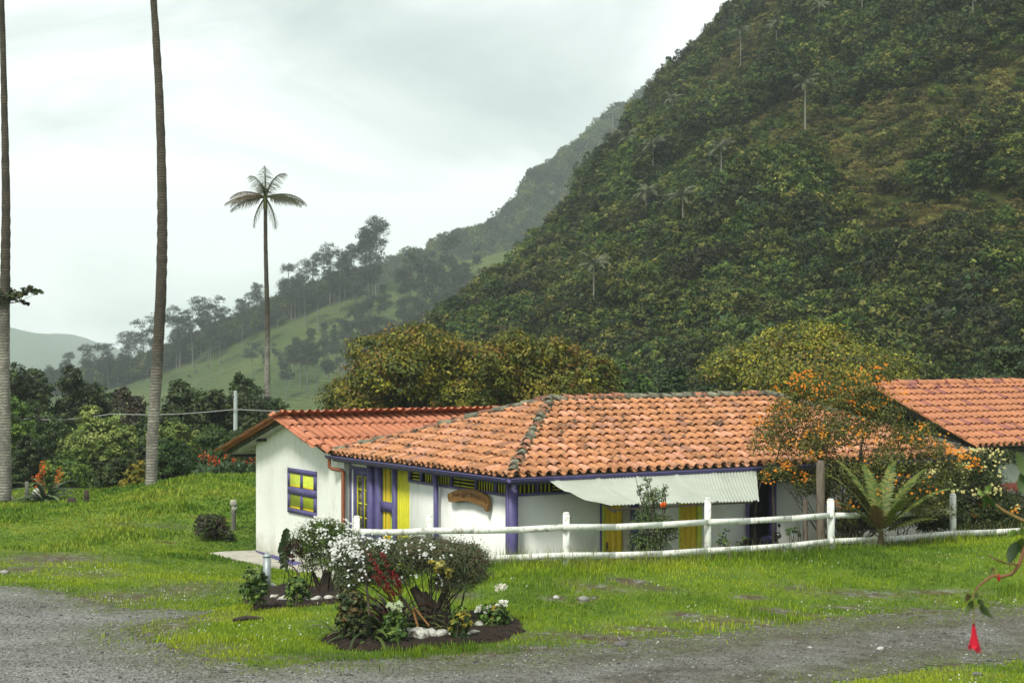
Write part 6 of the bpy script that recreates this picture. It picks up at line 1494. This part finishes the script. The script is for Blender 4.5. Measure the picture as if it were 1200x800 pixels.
# ------------------------------------------------------------------ grass
rs = np.random.RandomState(11)
def to_local(x, y):
    dx, dy = x - HX, y - HY; return dx * CA + dy * SA, -dx * SA + dy * CA
FL = [(P(f[0], 600, f[1]).x, f[1]) for f in fx]
def fence_d(x, y):
    d = np.full(np.shape(x), 99.)
    for (ax, ay), (bx_, by_) in zip(FL, FL[1:]):
        dx, dy = bx_ - ax, by_ - ay; t = np.clip(((x - ax) * dx + (y - ay) * dy) / (dx * dx + dy * dy), 0, 1); d = np.minimum(d, np.hypot(x - ax - t * dx, y - ay - t * dy))
    return d
def blocked(x, y):
    s, t = to_local(x, y); b = ((s > .3) & (s < 13.4) & (t > .42) & (t < 8.6)) | ((s > .18) & (s < 9.2) & (t > 8.5) & (t < 14.5))
    n = (np.abs(x) < 12) & (y < 50)
    for pl in (BEDA, BEDB, APRON):
        b[n] |= inpoly(x[n], y[n], pl) & (dpoly(x[n], y[n], pl) > (0 if pl is APRON else .09 + .1 * _sn(x[n], y[n], 9, 4)))
    return b
def blades(name, label, n, ylo, yhi, hfun, wk, cols, seed, sel=None, lean=.5, flip=1.0, yp=2.0):
    rs = np.random.RandomState(seed)
    u = rs.rand(n)
    if yp == 2: Y = 1 / (1 / ylo + (1 / yhi - 1 / ylo) * u) ; Y = ylo + (yhi - ylo) * ((Y - ylo) / (yhi - ylo)) ** .85
    else: Y = ylo + (yhi - ylo) * u
    X = rs.uniform(-1, 1, n) * (.315 * Y + .4)
    # grow in little tufts
    k = rs.randint(0, n, n // 5); ti = rs.randint(0, len(k), n); X2 = X[k][ti] + rs.normal(size=n) * .045; Y2 = Y[k][ti] + rs.normal(size=n) * .045
    m = rs.rand(n) < .65; X = np.where(m, X2, X); Y = np.where(m, Y2, Y)
    ok = ~blocked(X, Y); sdv = road_sd(X, Y); ok &= (sdv < rs.uniform(-.18, .05, n) + .9 * (rs.rand(n) < .06)) | (Y > 48)
    wn_ = worn_at(X, Y); ok &= rs.rand(n) > wn_ * 1.25
    pn = .5 + .5 * _sn(X, Y, 2.2, 77); ok &= rs.rand(n) < .35 + .9 * pn
    if sel is not None: ok &= sel(X, Y, rs)
    X, Y = X[ok], Y[ok]; n = len(X); Z = gz(X, Y); h = hfun(X, Y, rs, n)
    az = rs.uniform(0, 6.28, n); le = rs.uniform(.1, 1, n) * lean * h; w = wk * Y / 30 * rs.uniform(.7, 1.3, n)
    B = np.stack([X, Y, Z - .01], 1); D = np.stack([np.cos(az), np.sin(az), 0 * az], 1); S = np.stack([-np.sin(az), np.cos(az), 0 * az], 1) * w[:, None]
    # blades turned roughly broadside in any direction
    M_ = B + D * (le * .35)[:, None] + np.array([0, 0, 1]) * (h * .6)[:, None]; T = B + D * le[:, None] + np.array([0, 0, 1]) * h[:, None]
    V = np.stack([B - S, B + S, M_ + S * .75, T, M_ - S * .75], 1).reshape(-1, 3)
    i0 = np.arange(n) * 5; F = np.concatenate([np.stack([i0, i0 + 1, i0 + 2, i0 + 4], 1), np.stack([i0 + 4, i0 + 2, i0 + 3, i0 + 3], 1)])
    cols = np.array(cols); pn2 = np.clip(.5 + .7 * _sn(X, Y, .9, 31) + .4 * _sn(X, Y, 3.3, 32) + rs.normal(size=n) * .22, 0, .999)
    f = pn2 * (len(cols) - 1); a = f.astype(int); t = (f - a)[:, None]; c = cols[a] * (1 - t) + cols[a + 1] * t
    c = c * rs.uniform(.7, 1.25, (n, 1)); mb = MB(); mb.raw(V, F, np.repeat(c, 5, axis=0)); return mb.build(name, M_grass, label=label, kind='stuff')
LC = [(.08,.155,.010), (.16,.265,.012), (.25,.345,.016), (.34,.40,.028)]
blades('lawn_grass', 'short bright green grass of the lawn', 420000, 22, 48, lambda x, y, rs, n: rs.uniform(.025, .075, n) * (1 + 1.1 * smooth(1.4, .3, fence_d(x, y))) * (1 + .9 * (_sn(x, y, 1.7, 5) > .35)), .007, LC, 1)
blades('meadow_grass', 'long uneven yellow green meadow grass left of the house', 170000, 46, 66, lambda x, y, rs, n: rs.uniform(.05, .12, n) * (.5 + 1.1 * smooth(-.1, .6, _sn(x, y, 1.3, 8)) + .5 * smooth(50, 56, y)), .013, [(.07,.15,.012), (.12,.22,.015), (.20,.29,.02), (.28,.33,.035)], 2, sel=lambda x, y, rs: x < 3, yp=1, lean=.7)
blades('tall_grass', 'tall seeding grass growing along the foot of the white fence', 60000, 31.5, 43, lambda x, y, rs, n: rs.uniform(.14, .36, n), .006, [(.10,.18,.015), (.17,.25,.025), (.27,.32,.06)], 3, sel=lambda x, y, rs: (fence_d(x, y) < .15 + .5 * rs.rand(len(x))) & (x > -2.2), yp=1, lean=.45)
blades('seed_grass', 'thin pale seed stalks along the white fence', 30000, 31.5, 43, lambda x, y, rs, n: rs.uniform(.35, .55, n), .004, [(.22,.22,.09), (.32,.28,.14), (.16,.2,.06)], 4, sel=lambda x, y, rs: (fence_d(x, y) < .5) & (x > -1.8) & (rs.rand(len(x)) < .35), yp=1, lean=.5)
# clover flowers and road pebbles
n = 5200; Y = 22 + 24 * rs.rand(n) ** 1.3; X = rs.uniform(-1, 1, n) * .31 * Y; pn = _sn(X, Y, 1.5, 55)
ok = ~blocked(X, Y) & (road_sd(X, Y) < -.1) & (pn > .18) & (rs.rand(n) < .75); X, Y = X[ok], Y[ok]; C = np.stack([X, Y, gz(X, Y) + .055], 1); mb = MB()
flowers(mb, C, rs.uniform(.010, .02, len(C)), (.75, .74, .66), rs, 4); mb.build('clover_flowers', M_petal, kind='stuff', label='tiny white clover flowers scattered in the lawn')
n = 30000; Y = 21 + 22 * rs.rand(n) ** 1.2; X = rs.uniform(-1, 1, n) * (.31 * Y + 1); sdv = road_sd(X, Y); ok = (sdv > rs.uniform(-.5, .1, n)); X, Y = X[ok], Y[ok]; n = len(X)
V0, F0 = _ico[1] if _ico and 1 in _ico else (None, None)
oct_ = np.array([(1, 0, 0), (-1, 0, 0), (0, 1, 0), (0, -1, 0), (0, 0, 1), (0, 0, -1)], float); of = np.array([(0, 2, 4), (2, 1, 4), (1, 3, 4), (3, 0, 4), (2, 0, 5), (1, 2, 5), (3, 1, 5), (0, 3, 5)])
r = rs.uniform(.007, .022, n) * (1 + 1.4 * (rs.rand(n) < .04)); az = rs.uniform(0, 6.28, n); Z = gz(X, Y)
pts = oct_[None] * (r[:, None, None] * np.stack([rs.uniform(.8, 1.5, n), rs.uniform(.6, 1.1, n), rs.uniform(.4, .8, n)], 1)[:, None, :]) * rs.uniform(.75, 1.25, (n, 6, 1))
c_, s_ = np.cos(az)[:, None], np.sin(az)[:, None]; x = pts[:, :, 0] * c_ - pts[:, :, 1] * s_; y = pts[:, :, 0] * s_ + pts[:, :, 1] * c_
V = np.stack([x + X[:, None], y + Y[:, None], pts[:, :, 2] + (Z + .012)[:, None]], 2).reshape(-1, 3); F = (of[None] + (np.arange(n) * 6)[:, None, None]).reshape(-1, 3)
g_ = rs.choice([.07, .14, .23, .38], n, p=[.32, .36, .26, .06])[:, None] * np.array([1, .99, .93]); mb = MB(); mb.raw(V, np.concatenate([F, F[:, 2:]], 1), np.repeat(g_, 6, axis=0))
mb.build('gravel_stones', mat('pebble', attr=True, rough=.9), kind='stuff', label='loose grey gravel stones on the road')
